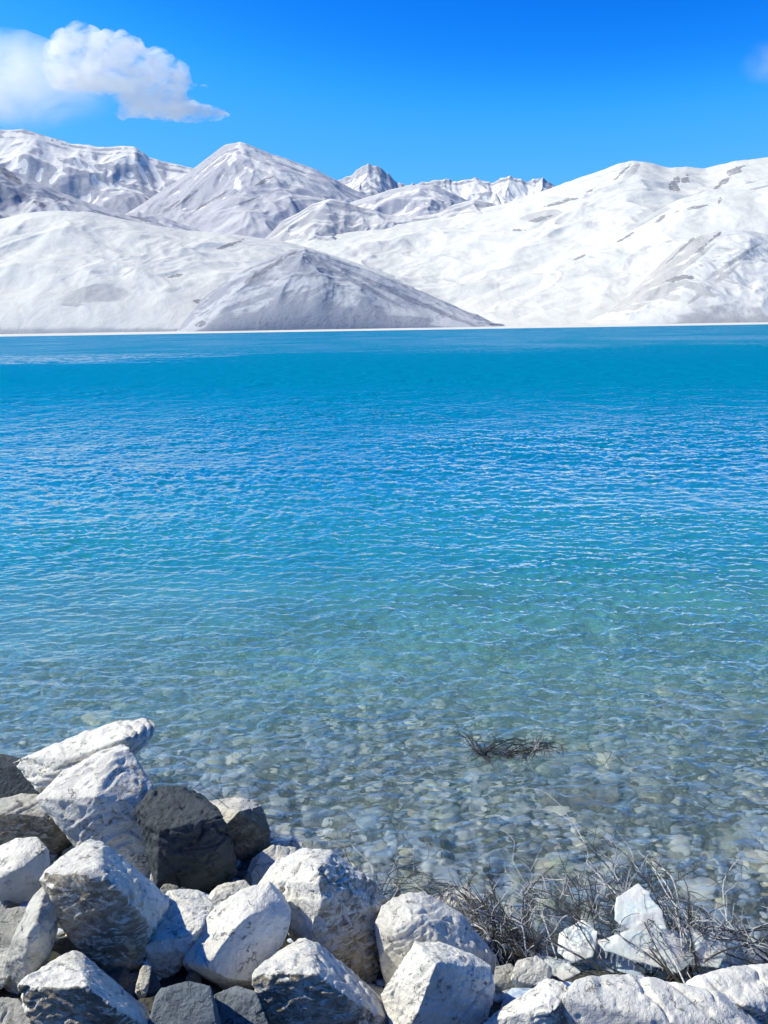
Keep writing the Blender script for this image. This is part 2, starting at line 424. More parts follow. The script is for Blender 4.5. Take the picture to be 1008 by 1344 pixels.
    # left dunes
    terrain('mountain', [(-500, 268), (-300, 262), (-150, 284), (-40, 290), (0, 288), (35, 280), (75, 276), (120, 279), (160, 288), (200, 296), (240, 302), (290, 306), (340, 312), (385, 320), (430, 332), (500, 356), (560, 378), (600, 402), (630, 428)],
            0, 2050, 1400, m_dune, 'low white sand dunes at the far shore on the left', nc=640, nr=240, amp=.08, L=230, seed=83, power=.75,
            gul=((130., .035), (60., .016)), blur=.05,
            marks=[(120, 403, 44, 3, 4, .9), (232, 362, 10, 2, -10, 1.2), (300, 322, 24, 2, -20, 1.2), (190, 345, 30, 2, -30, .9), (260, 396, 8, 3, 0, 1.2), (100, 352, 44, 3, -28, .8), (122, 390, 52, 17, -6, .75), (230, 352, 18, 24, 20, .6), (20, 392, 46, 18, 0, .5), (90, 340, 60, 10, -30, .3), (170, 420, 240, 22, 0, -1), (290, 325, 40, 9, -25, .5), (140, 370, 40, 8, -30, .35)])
    # grey dome
    terrain('mountain', [(228, 438), (240, 424), (252, 404), (270, 388), (300, 366), (330, 350), (360, 338), (385, 329), (400, 325), (425, 333), (460, 346), (500, 361), (540, 377), (580, 394), (620, 412), (648, 424), (662, 431)],
            -1, 1500, 1290, m_dome, 'smooth grey scree hill sloping into the lake', nc=420, nr=160, amp=.07, L=130, seed=95, power=.55,
            gul=((80., .05), (36., .03), (16., .02)), blur=.03,
            marks=[(264, 425, 8, 4, 0, 1.2), (440, 435, 190, 2.4, -1, 1.2), (352, 352, 50, 3, -32, 1.2), (470, 372, 60, 3, 28, .9), (520, 384, 90, 3, 24, .9), (410, 384, 22, 4, -30, .9), (560, 402, 80, 3, 22, .8), (330, 395, 40, 4, -20, .7), (430, 420, 160, 6, 0, .4), (380, 350, 60, 18, -8, .35), (310, 400, 40, 16, 0, -.4)])
    # shore flat
    V = np.array([[-4000, 1180, -1.5], [4000, 1180, -1.5], [4000, 1250, 2.0], [-4000, 1250, 2.0], [4000, 12000, 3.0], [-4000, 12000, 3.0]], float)
    xs = np.linspace(-5000, 5000, 400)
    rows = []
    for k, (yy, zz) in enumerate([(1120, -2.5), (1180, -.6), (1215, 1.2), (1300, 3.0), (1500, 4.0), (12000, 4.0)]):
        rows.append(np.stack([xs, yy + (22 * fbm2(xs / 160, xs * 0 + 2, 4, 5) if k < 4 else 0 * xs), xs * 0 + zz], 1))
    me = mesh_np('far_shore', np.concatenate(rows), grid_faces(6, 400))
    for a in ('grey', 'steep', 'lee', 'alt', 'hollow', 'snowm', 'outcrop'): fattr(me, a, np.zeros(len(me.vertices)) - (.4 if a == 'grey' else 0))
    tag(link('far_shore', me, m_dune), 'flat white sand strip along the far edge of the lake', 'shore', kind='structure')
mountains()

# ------------------------------------------------------------------ lake
def bed_z(x, y):
    """lake bed and bank height"""
    e0 = 3.02 + 0.06 * np.sin(x * 1.3 + .6) + .04 * np.sin(x * 3.1) - 0.03 * x
    e1 = e0 + .85 * sstep(-.15, -.95, x)
    def prof(d): return np.where(d < 0, -d * 0.30, -.05 * (1 - np.exp(-np.maximum(d, 0) * 6)) - d * 0.085 - 0.009 * d * d)
    w = sstep(.1, 1.7, y - e1)
    z = prof(y - e1) * (1 - w) + prof(y - e0) * w
    return np.maximum(z, -9)

def soft_abs(n): return np.sqrt(n * n + .012) - .05

def lake():
    ts = np.concatenate([np.geomspace(1.9, 12, 560), np.geomspace(12.1, 150, 420), np.geomspace(153, 1260, 90)])
    nc = 640
    s = np.linspace(-1, 1, nc); s = np.sign(s) * (np.abs(s) * .72 + .55 * np.abs(s) ** 5)
    Y = ts[:, None] * np.ones((1, nc))
    X = s[None, :] * (Y + 2.2)
    X[ts > 150] *= 1 + (ts[ts > 150, None] - 150) / 500
    # short wind ripples: crests run across the view and break up into facets
    wv = fbm2(X * .35, Y * .5, 2, 7) * .5
    a1 = fbm2(X * 1.0 + wv, Y * 2.1 + .18 * X, 3, 11, gain=.5)
    a2 = 1 - soft_abs(noise2(X * 1.9 + wv * 2, Y * 4.3 + .5 * X, 23)) * 2.0
    a3 = 1 - soft_abs(noise2(X * 5.5 - .9 * Y + a1, Y * 9.5 - wv, 29)) * 2.0
    gust = .8 + .9 * fbm2(X * .10, Y * .16, 3, 31)
    a0 = 1 - soft_abs(noise2(X * .42 + wv, Y * .36 + .1 * X, 41)) * 2.0 + .6 * noise2(X * .9, Y * .6, 43)
    a4 = 1 - soft_abs(noise2(X * 8.5 + 1.5 * Y, Y * 17 + 2.2 * wv - 1.5 * X, 37)) * 2.0
    Z = (.028 * a1 + .023 * a2 + .020 * a3 + .011 * a4) * gust * (.9 + .6 * sstep(5, 25, Y)) + .055 * a0 * gust * sstep(7, 32, Y)
    far = 1 - sstep(80, 148, Y)
    shore = sstep(-.02, .40, -bed_z(X, Y)) * .35 + .65
    Z = Z * far * shore
    V = np.stack([X, Y, Z], -1).reshape(-1, 3)
    me = mesh_np('lake', V, grid_faces(len(ts), nc))
    fattr(me, 'depth', np.maximum(-bed_z(X, Y), 0))
    t = NT('lake_water')
    co = t.n('ShaderNodeTexCoord').outputs['Object']
    sx = t.n('ShaderNodeSeparateXYZ'); t.l(co, sx.inputs[0])
    dist = sx.outputs[1]
    w1 = t.noise(t.mapping(co, (.55, 1.25, 1)), 1.0, 4, .55, .4)
    w2 = t.noise(t.mapping(co, (2.6, 6.0, 1), (0, 0, .12)), 1.0, 3, .55, .5)
    w3 = t.noise(t.mapping(co, (.12, .32, 1)), 1.0, 3, .5, .3)
    farm = t.rng(dist, 60, 140)
    # calm slicks lie on the open water as long pale bands
    sl = t.noise(t.mapping(co, (.006, .05, 1)), 1.0, 3, .5)
    band = t.math('MULTIPLY', t.math('MULTIPLY', t.rng(dist, 74, 82), t.rng(dist, 122, 108)), t.rng(t.math('ADD', sx.outputs[0], t.math('MULTIPLY', t.noise(t.mapping(co, (.03, .25, 1)), 1.0, 3, .6), 40)), 4, -14))
    spk = t.rng(t.noise(t.mapping(co, (.5, .35, 1)), 1.0, 3, .6), .40, .55)
    slick = t.math('MAXIMUM', t.math('MULTIPLY', band, spk), t.math('MULTIPLY', t.rng(sl, .64, .70), t.rng(dist, 250, 500)))
    calm = t.math('SUBTRACT', 1.0, t.math('MULTIPLY', slick, .85))
    h = t.math('ADD', t.math('MULTIPLY', w1, t.math('MULTIPLY_ADD', farm, .30, .02)), t.math('MULTIPLY', w2, .022))
    h = t.math('ADD', h, t.math('MULTIPLY', w3, t.math('MULTIPLY', farm, .9)))
    h = t.math('MULTIPLY', h, calm)
    nrm0 = t.bump(h, 1.0, 1.0)
    # unresolved ripples: the wave faces one sees at a grazing angle are the ones tilted towards the eye
    inc = t.n('ShaderNodeNewGeometry').outputs['Incoming']
    w5 = t.noise(t.mapping(co, (.035, .022, 1)), 1.0, 4, .65, .5)
    kk = t.math('MULTIPLY', t.math('MULTIPLY', t.rng(dist, 8, 55, .03, .30), t.math('ADD', 1.0, t.math('MULTIPLY', t.rng(w5, .35, .65, -.35, .30), t.rng(dist, 40, 120)))), calm)
    vs = t.n('ShaderNodeVectorMath', operation='SCALE'); t.l(inc, vs.inputs[0]); t.l(kk, vs.inputs['Scale'])
    va = t.n('ShaderNodeVectorMath', operation='ADD'); t.l(nrm0, va.inputs[0]); t.l(vs.outputs[0], va.inputs[1])
    vn = t.n('ShaderNodeVectorMath', operation='NORMALIZE'); t.l(va.outputs[0], vn.inputs[0])
    nrm = vn.outputs[0]
    fr = t.math('MULTIPLY', t.n('ShaderNodeFresnel', inp={'IOR': 1.333, 'Normal': nrm}).outputs[0], t.rng(dist, 4.5, 34, 2.5, 1.1), clamp=True)
    dep = t.attr('depth')
    q = t.math('MULTIPLY', dep, 1.3)
    cloudy = t.rng(t.noise(t.mapping(co, (.55, 1.1, 1)), 1.0, 4, .6, .8), .35, .65, .86, 1.12)
    body = t.math('SUBTRACT', 1.0, t.math('POWER', 2.718, t.math('MULTIPLY', t.math('POWER', t.math('MULTIPLY', q, cloudy), 1.6), -1.0)))
    ramp = t.n('ShaderNodeValToRGB')
    t.l(t.rng(dep, 0.0, 9.0, 0, 1, False), ramp.inputs[0])
    els = ramp.color_ramp.elements
    els[0].position = 0; els[0].color = (.34, .60, .55, 1)
    els[1].position = 1; els[1].color = (.0, .21, .37, 1)
    for p_, c_ in ((.05, (.16, .46, .45, 1)), (.11, (.025, .29, .36, 1)), (.3, (.002, .205, .33, 1))):
        e_ = els.new(p_); e_.color = c_
    tint = t.mix(t.rng(dep, 0, 1.2), (.98, 1.0, 1.0), (.84, .99, 1.0))
    clear0 = t.n('ShaderNodeBsdfTransparent', inp={'Color': tint}).outputs[0]
    clear1 = t.n('ShaderNodeBsdfRefraction', inp={'Color': tint, 'IOR': 1.333, 'Roughness': 0.0}).outputs[0]
    clear = t.n('ShaderNodeMixShader', inp={0: .62, 1: clear0, 2: clear1}).outputs[0]
    mud = t.n('ShaderNodeBsdfDiffuse', inp={'Color': ramp.outputs[0]}).outputs[0]
    under = t.n('ShaderNodeMixShader', inp={0: body, 1: clear, 2: mud}).outputs[0]
    gl = t.n('ShaderNodeBsdfGlossy', inp={'Color': (.84, .97, 1, 1), 'Roughness': t.rng(dist, 5, 90, .05, .22), 'Normal': nrm}).outputs[0]
    surf = t.n('ShaderNodeMixShader', inp={0: fr, 1: under, 2: gl}).outputs[0]
    o = link('lake', me, t.finish(surf))
    return tag(o, 'clear turquoise lake turning deep blue towards the far shore', 'lake', kind='structure')
lake_o = lake()

# ------------------------------------------------------------------ bank and lake bed
def ground():
    ys = np.concatenate([np.linspace(-3, 1.5, 40), np.linspace(1.52, 9, 340), np.geomspace(9.1, 80, 60)])
    xs = np.concatenate([np.linspace(-60, -6, 30), np.linspace(-5.9, 5.9, 360), np.linspace(6, 60, 30)])
    X, Y = np.meshgrid(xs, ys)
    Z = bed_z(X, Y) + .035 * fbm2(X * 1.6, Y * 1.6, 4, 3) + .012 * fbm2(X * 9, Y * 9, 3, 4)
    me = mesh_np('lake_bed', np.stack([X, Y, Z], -1).reshape(-1, 3), grid_faces(len(ys), len(xs)))
    t = NT('bed_gravel')
    co = t.n('ShaderNodeTexCoord').outputs['Object']
    n = t.noise(co, 3.0, 6, .6); n2 = t.noise(co, 40, 4, .6)
    vor = t.n('ShaderNodeTexVoronoi', inp={'Scale': 34.0}); t.l(co, vor.inputs['Vector'])
    underwater = t.n('ShaderNodeSeparateXYZ'); t.l(co, underwater.inputs[0])
    c = t.mix(t.rng(n, .35, .65), (.15, .18, .19), (.28, .31, .31))
    c = t.mix(t.rng(underwater.outputs[2], -.06, .02), c, (.045, .045, .045))  # bank above water painted near-black for the shade between rocks
    c = t.mix(t.math('MULTIPLY', vor.outputs['Distance'], .7), c, (.06, .065, .06))
    nb = t.bump(t.math('ADD', vor.outputs['Distance'], n2), .8, .02)
    o = link('lake_bed', me, t.finish(t.principled(**{'Base Color': c, 'Roughness': .9, 'Normal': nb})))
    return tag(o, 'gravelly lake bed and bank under the rocks', 'ground', kind='structure')
ground()

# ------------------------------------------------------------------ pebbles under the clear water
def pebble_mat(name, per_object):
    t = NT(name)
    co = t.n('ShaderNodeTexCoord').outputs['Object']
    c = t.n('ShaderNodeObjectInfo').outputs['Color'] if per_object else t.attr('col', out='Color')
    n = t.noise(co, 22, 5, .6); n2 = t.noise(t.mapping(co, (30, 30, 110)), 1.0, 4, .6)
    c = t.mix(t.rng(n, .40, .72), c, (.62, .74, .88))
    c = t.mix(t.math('MULTIPLY', t.rng(n2, .55, .7), .25), c, (.05, .055, .055))
    return t.finish(t.principled(**{'Base Color': c, 'Roughness': .6, 'Normal': t.bump(n, .3, .01)}))

def ico(sub):
    bm = bmesh.new(); bmesh.ops.create_icosphere(bm, subdivisions=sub, radius=1)
    V = np.array([v.co[:] for v in bm.verts]); Fc = np.array([[v.index for v in f.verts] for f in bm.faces])
    bm.free(); return V, Fc

PEB_COL = {'grey': [(.19, .20, .20), (.26, .265, .255), (.14, .15, .155), (.32, .32, .30)],
           'blue-grey': [(.13, .165, .21), (.17, .20, .24), (.09, .12, .17)],
           'olive': [(.20, .20, .13), (.26, .25, .16), (.17, .18, .12)],
           'pale tan': [(.40, .37, .29), (.36, .32, .22)]}
def pebbles():
    protos = []
    for k in range(14):
        V, Fc = ico(3)
        r = 1 + .30 * noise3(V * .9 + k * 7.3, k) + .10 * noise3(V * 2.2 + k * 3.1, k + 40)
        V = V * r[:, None]
        for _ in range(5):                      # a few worn flats
            n = rng.normal(size=3); n /= np.linalg.norm(n)
            d = V @ n; c = d.max() * rng.uniform(.72, .92)
            V = V - np.clip(d - c, 0, None)[:, None] * n * .8
        protos.append(V)
    V2, F2 = ico(2)
    idx2 = None
    items = []
    names = list(PEB_COL)
    for layer, (n, smin, smax) in enumerate(((6800, .020, .045), (1700, .04, .085), (90, .085, .14))):
        for _ in range(n):
            Y = 2.7 + 6.6 * rng.random() ** 1.25
            X = rng.uniform(-.68, .68) * (Y + 1.4)
            s = smin + (smax - smin) * rng.random() ** 2
            sx, sy, sz = s * rng.uniform(.9, 1.6), s * rng.uniform(.7, 1.05), s * rng.uniform(.20, .40)
            z = float(bed_z(np.array(X), np.array(Y))) + sz * rng.uniform(-.1, .5)
            if z > -.01 and rng.random() < .5: continue
            fam = names[rng.choice(4, p=[.38, .42, .11, .09])]
            c = np.array(PEB_COL[fam][rng.integers(len(PEB_COL[fam]))]) * rng.uniform(1.6, 4.2)
            items.append((X, Y, z, sx, sy, sz, rng.uniform(-.7, .7), rng.uniform(-.2, .2), rng.uniform(-.25, .25), fam, c, int(rng.integers(14))))
    cen = np.array([i[:3] for i in items])
    u, v = project(cen)
    area = np.array([i[3] * i[4] for i in items]) / (np.sum((cen - [0, 0, H]) ** 2, 1))
    vis = (u > 8) & (u < 1000) & (v < 1245) & (v > 960)
    hid = ((u < 345) & (v > 1020)) | ((u < 500) & (v > 1110)) | ((u < 210) & (v > 945)) | ((u < 660) & (v > 1180)) | ((u > 700) & (v > 1205))
    score = np.where(vis & ~hid, area, 0)
    top = set(np.argsort(-score)[:300].tolist())
    mo, ms = pebble_mat('wet_pebble', True), pebble_mat('wet_pebbles', False)
    meshes = []
    for k, V in enumerate(protos):
        me = mesh_np('pebble', V, ico(3)[1]); me.materials.append(mo); meshes.append(me)
    LAB = {'grey': 'smooth flat grey pebble among many alike under the clear shallow water',
           'blue-grey': 'smooth blue-grey pebble among many alike under the clear shallow water',
           'olive': 'smooth olive pebble among many alike under the clear shallow water',
           'pale tan': 'smooth pale tan pebble among many alike under the clear shallow water'}
    base = None
    from mathutils import Euler
    VV, FF, CC = [], [], []; off = 0
    Vs, Fs = ico(2)
    # nearest icosphere-3 vertex for each icosphere-2 vertex, to reuse the worn shapes at lower cost
    V3, _ = ico(3)
    near = np.array([np.argmax(V3 @ p) for p in Vs])
    for k, it in enumerate(items):
        X, Y, z, sx, sy, sz, rz, rx, ry, fam, c, pk = it
        if k in top:
            o = bpy.data.objects.new('pebble', meshes[pk]) if base is None else base.copy()
            o.data = meshes[pk]
            COL.objects.link(o); base = base or o
            o.location = (X, Y, z); o.scale = (sx, sy, sz); o.rotation_euler = (rx, ry, rz); o.color = (*c, 1)
            tag(o, LAB[fam], 'pebble', 'smooth %s pebbles in the shallows' % fam)
        else:
            m = np.array(Euler((rx, ry, rz)).to_matrix())
            VV.append((protos[pk][near] * [sx, sy, sz]) @ m.T + [X, Y, z]); FF.append(Fs + off); off += len(Vs)
            CC.append(np.tile(np.append(c, 1), (len(Vs), 1)))
    me = mesh_np('pebbles', np.concatenate(VV), np.concatenate(FF)); cattr(me, 'col', np.concatenate(CC))
    tag(link('pebbles', me, ms), 'countless small wet pebbles covering the lake bed', 'pebbles', kind='stuff')
pebbles()

# ------------------------------------------------------------------ rocks
def bank_hit(u, v):
    a, b = slopes(u, v); a = float(a); b = float(b)
    Y = 3.0
    for _ in range(40):
        Y = .5 * Y + .5 * (max(float(bed_z(np.array(a * Y), np.array(Y))), -.3) - H) / b
    return Y

def rock_mat():
    t = NT('limestone')
    co = t.n('ShaderNodeTexCoord').outputs['Object']
    info = t.n('ShaderNodeObjectInfo')
    tone = t.n('ShaderNodeSeparateColor'); t.l(info.outputs['Color'], tone.inputs[0])   # R brightness, low where shade is painted in, G lichen, B grain
    off = t.n('ShaderNodeVectorMath', operation='ADD'); t.l(co, off.inputs[0])
    rv = t.n('ShaderNodeCombineXYZ'); 
    for k in range(3): t.l(t.math('MULTIPLY', info.outputs['Random'], 17.0 + k * 5), rv.inputs[k])
    t.l(rv.outputs[0], off.inputs[1])
    p = off.outputs[0]
    big = t.noise(p, 5, 5, .6, .6); mid = t.noise(p, 18, 7, .65, .4); fine = t.noise(p, 80, 5, .65)
    st = t.noise(t.mapping(p, (1, 1, 2.4), (.4, .8, .3)), 15, 8, .72, 1.0)
    vor = t.n('ShaderNodeTexVoronoi', feature='DISTANCE_TO_EDGE', inp={'Scale': 7.0, 'Randomness': 1.0})
    wob = t.n('ShaderNodeVectorMath', operation='MULTIPLY_ADD'); t.l(t.noise(p, 9, 5, .6, out=1), wob.inputs[0]); wob.inputs[1].default_value = (.22,) * 3; t.l(p, wob.inputs[2])
    t.l(wob.outputs[0], vor.inputs['Vector'])
    crack = t.math('MULTIPLY', t.rng(vor.outputs['Distance'], .022, .002), t.rng(mid, .52, .60))
    c = t.mix(t.rng(big, .3, .7), (.58, .58, .555), (.74, .735, .695))
    c = t.mix(t.math('MULTIPLY', t.rng(mid, .48, .66), .42), c, (.40, .41, .41))
    fleck = t.rng(t.math('ADD', st, t.math('MULTIPLY', tone.outputs[2], .08)), .645, .70)
    c = t.mix(t.math('MULTIPLY', fleck, .75), c, (.09, .09, .10))
    # brown weathered fracture faces, plus shade painted onto faces turned from the sun
    sa = t.attr('stain_shade')
    sm = t.rng(t.math('ADD', sa, t.math('MULTIPLY_ADD', st, 1.6, -.8)), .42, .62)
    brown = t.mix(t.rng(mid, .4, .6), (.20, .16, .11), (.50, .44, .34))
    brown = t.mix(t.rng(big, .45, .6), brown, (.13, .115, .09))
    c = t.mix(t.math('MULTIPLY', sm, .92), c, brown)
    lich = t.math('MULTIPLY', t.rng(t.noise(p, 11, 6, .7, .8), .50, .62), tone.outputs[1])
    c = t.mix(lich, c, (.20, .195, .18))
    c = t.mix(t.math('MULTIPLY', crack, .6), c, (.05, .05, .055))
    c = t.mix(t.rng(tone.outputs[0], .5, .3), c, t.mix(1.0, c, (.74, .92, 1.16), 'MULTIPLY'))  # darkest rocks get a blue cast that goes with their painted shade
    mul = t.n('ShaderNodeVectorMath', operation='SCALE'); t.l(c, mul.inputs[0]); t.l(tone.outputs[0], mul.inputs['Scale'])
    h = t.math('ADD', t.math('MULTIPLY', mid, .9), t.math('MULTIPLY', fine, .35))
    h = t.math('SUBTRACT', h, t.math('MULTIPLY', crack, .6))
    h = t.math('SUBTRACT', h, t.math('MULTIPLY', fleck, .15))
    nb = t.bump(h, .9, .02)
    return t.finish(t.principled(**{'Base Color': mul.outputs[0], 'Roughness': .85, 'Specular IOR Level': .25, 'Normal': nb}))
M_ROCK = rock_mat()

def hull_mesh(pts):
    bm = bmesh.new()
    for p in pts: bm.verts.new(p)
    r = bmesh.ops.convex_hull(bm, input=bm.verts)
    bmesh.ops.delete(bm, geom=list({e for e in r['geom_interior'] + r['geom_unused'] if isinstance(e, bmesh.types.BMVert)}), context='VERTS')
    bmesh.ops.recalc_face_normals(bm, faces=bm.faces)
    me = bpy.data.meshes.new('hull'); bm.to_mesh(me); bm.free()
    return me

def dense(me, voxel, smooth_it=3, smooth_f=.5):
    o = bpy.data.objects.new('tmp', me); COL.objects.link(o)
    m = o.modifiers.new('r', 'REMESH'); m.mode = 'VOXEL'; m.voxel_size = voxel
    if smooth_it:
        m2 = o.modifiers.new('s', 'SMOOTH'); m2.factor = smooth_f; m2.iterations = smooth_it
    dg = bpy.context.evaluated_depsgraph_get()
    out = bpy.data.meshes.new_from_object(o.evaluated_get(dg))
    bpy.data.objects.remove(o); bpy.data.meshes.remove(me)
    return out

def get_v(me):
    a = np.empty(len(me.vertices) * 3, np.float32); me.vertices.foreach_get('co', a); return a.reshape(-1, 3).astype(float)
def get_n(me):
    a = np.empty(len(me.vertices) * 3, np.float32); me.vertex_normals.foreach_get('vector', a); return a.reshape(-1, 3).astype(float)

def roughen(me, size, seed, chips=10, rough=1.0, strata=None, smooth_rock=False):
    r_ = np.random.default_rng(seed)
    V = get_v(me)
    c0 = V.mean(0)
    for k in range(chips):                       # flat chips broken off the corners
        n = r_.normal(size=3); n /= np.linalg.norm(n)
        d = (V - c0) @ n; lim = d.max() - size * .085 * r_.random() ** 1.3
        V -= np.clip(d - lim, 0, None)[:, None] * n
    me.vertices.foreach_set('co', V.astype(np.float32).ravel()); me.update()
    N = get_n(me)
    s = seed * 3.7
    q = V / size
    warp = q + .06 * np.stack([noise3(q * 5 + s + 3 * a, seed + a) for a in range(3)], 1)
    sm = .35 if smooth_rock else 1.0
    d = .010 * size * fbm3(q * 2.6 + s, 3, seed) * rough
    # crags: ridged relief that comes and goes over the surface
    rg = fbm3(warp * 5.5 + s, 5, seed + 7, gain=.55, ridged=True)
    d += .022 * size * rough * sm * (rg - .3) * sstep(-.15, .35, noise3(q * 2.2 + s + 9, seed + 3))
    # broken steps with sharp lips
    for fr_, am, dr in ((7.0, .016, (.5, .3, .8)), (15.0, .010, (-.4, .6, .6))):
        w = warp @ np.array(dr) * fr_ + 1.1 * noise3(q * 2.6 + s, seed + 11)
        fw = w - np.floor(w)
        d += am * size * rough * sm * (np.where(fw < .8, fw / .8, (1 - fw) / .2) - .5) * sstep(-.05, .3, noise3(q * 3.1 + s + 20 + fr_, seed + 5))
    # clefts
    for k in range(4 if not smooth_rock else 1):
        n = r_.normal(size=3); n /= np.linalg.norm(n)
        dd = (warp - q.mean(0)) @ n + r_.uniform(-.3, .3) + .03 * noise3(q * 9 + s + k, seed + 50 + k)
        d -= .026 * size * rough * np.exp(-(dd / .011) ** 2) * sstep(-.05, .3, noise3(q * 2.4 + s + 31 * k, seed + 60 + k))
    # pits and grain
    d -= .010 * size * rough * sm * sstep(.35, .6, noise3(q * 16 + s, seed + 13))
    d += .0035 * rough * fbm3(V / .03 + s, 4, seed + 17, gain=.6)
    if strata is not None:
        ax, freq, amp = strata
        ax = np.array(ax) / np.linalg.norm(ax)
        w = V @ ax * freq + .8 * noise3(V * 6 + s, seed + 31) + .25 * noise3(V * 25 + s, seed + 32)
        tri = np.abs((w % 1) - .5) * 2
        side = 1 - np.abs(N @ ax) ** 3
        d -= amp * sstep(.45, .95, tri) * side * (.4 + .8 * rnd(np.floor(w), seed=seed))
    V = V + N * d[:, None]
    me.vertices.foreach_set('co', V.astype(np.float32).ravel()); me.update()
    me.polygons.foreach_set('use_smooth', np.ones(len(me.polygons), bool))
    return V

def rock(label, vb, verts, ub=None, tone=1.0, lichen=.25, grain=.4, seed=1, thick=.55, chips=9, rough=1.0, strata=None, stain_shade=None, rounded=0, Y0=None, group=None, name='rock', cat='rock'):
    """verts: (u, v, metres behind the rock's front foot). The far side is closed by a smaller copy further back."""
    A = np.array(verts, float)
    A[:, :2] += (A[:, :2] - A[:, :2].mean(0)) * .10
    uc = A[:, 0].mean() if ub is None else ub
    Yf = Y0 if Y0 is not None else bank_hit(uc, vb)
    pts = [P(u, v, Yf + dy) for u, v, dy in A]
    c = A[:, :2].mean(0)
    wpx = max(np.ptp(A[:, 0]), np.ptp(A[:, 1]))
    size = wpx * Yf * 1.2 / F
    for u, v, dy in A:
        q = c + ((u, v) - c) * .72
        pts.append(P(q[0], q[1], Yf + A[:, 2].mean() + size * thick))
    pts = np.array(pts)
    org = pts.mean(0); 
    org[2] = pts[:, 2].min()
    me = hull_mesh(pts - org)
    vox = max(.0042, size / 95)
    me = dense(me, vox, 1 + rounded * 13, .5)
    V = roughen(me, size, seed, chips, rough, strata, rounded > 0)
    N = get_n(me)
    st = np.zeros(len(V))
    if stain_shade is not None:
        n = np.array(stain_shade[0], float); n /= np.linalg.norm(n)
        st = sstep(.25, .6, N @ n + .25 * noise3(V / size * 5, seed + 8)) * stain_shade[1]  # rock by rock this marks brown faces and painted-on shade
    fattr(me, 'stain_shade', st)
    o = link(name, me, M_ROCK); o.location = org
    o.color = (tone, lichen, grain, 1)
    return tag(o, label, cat, group)

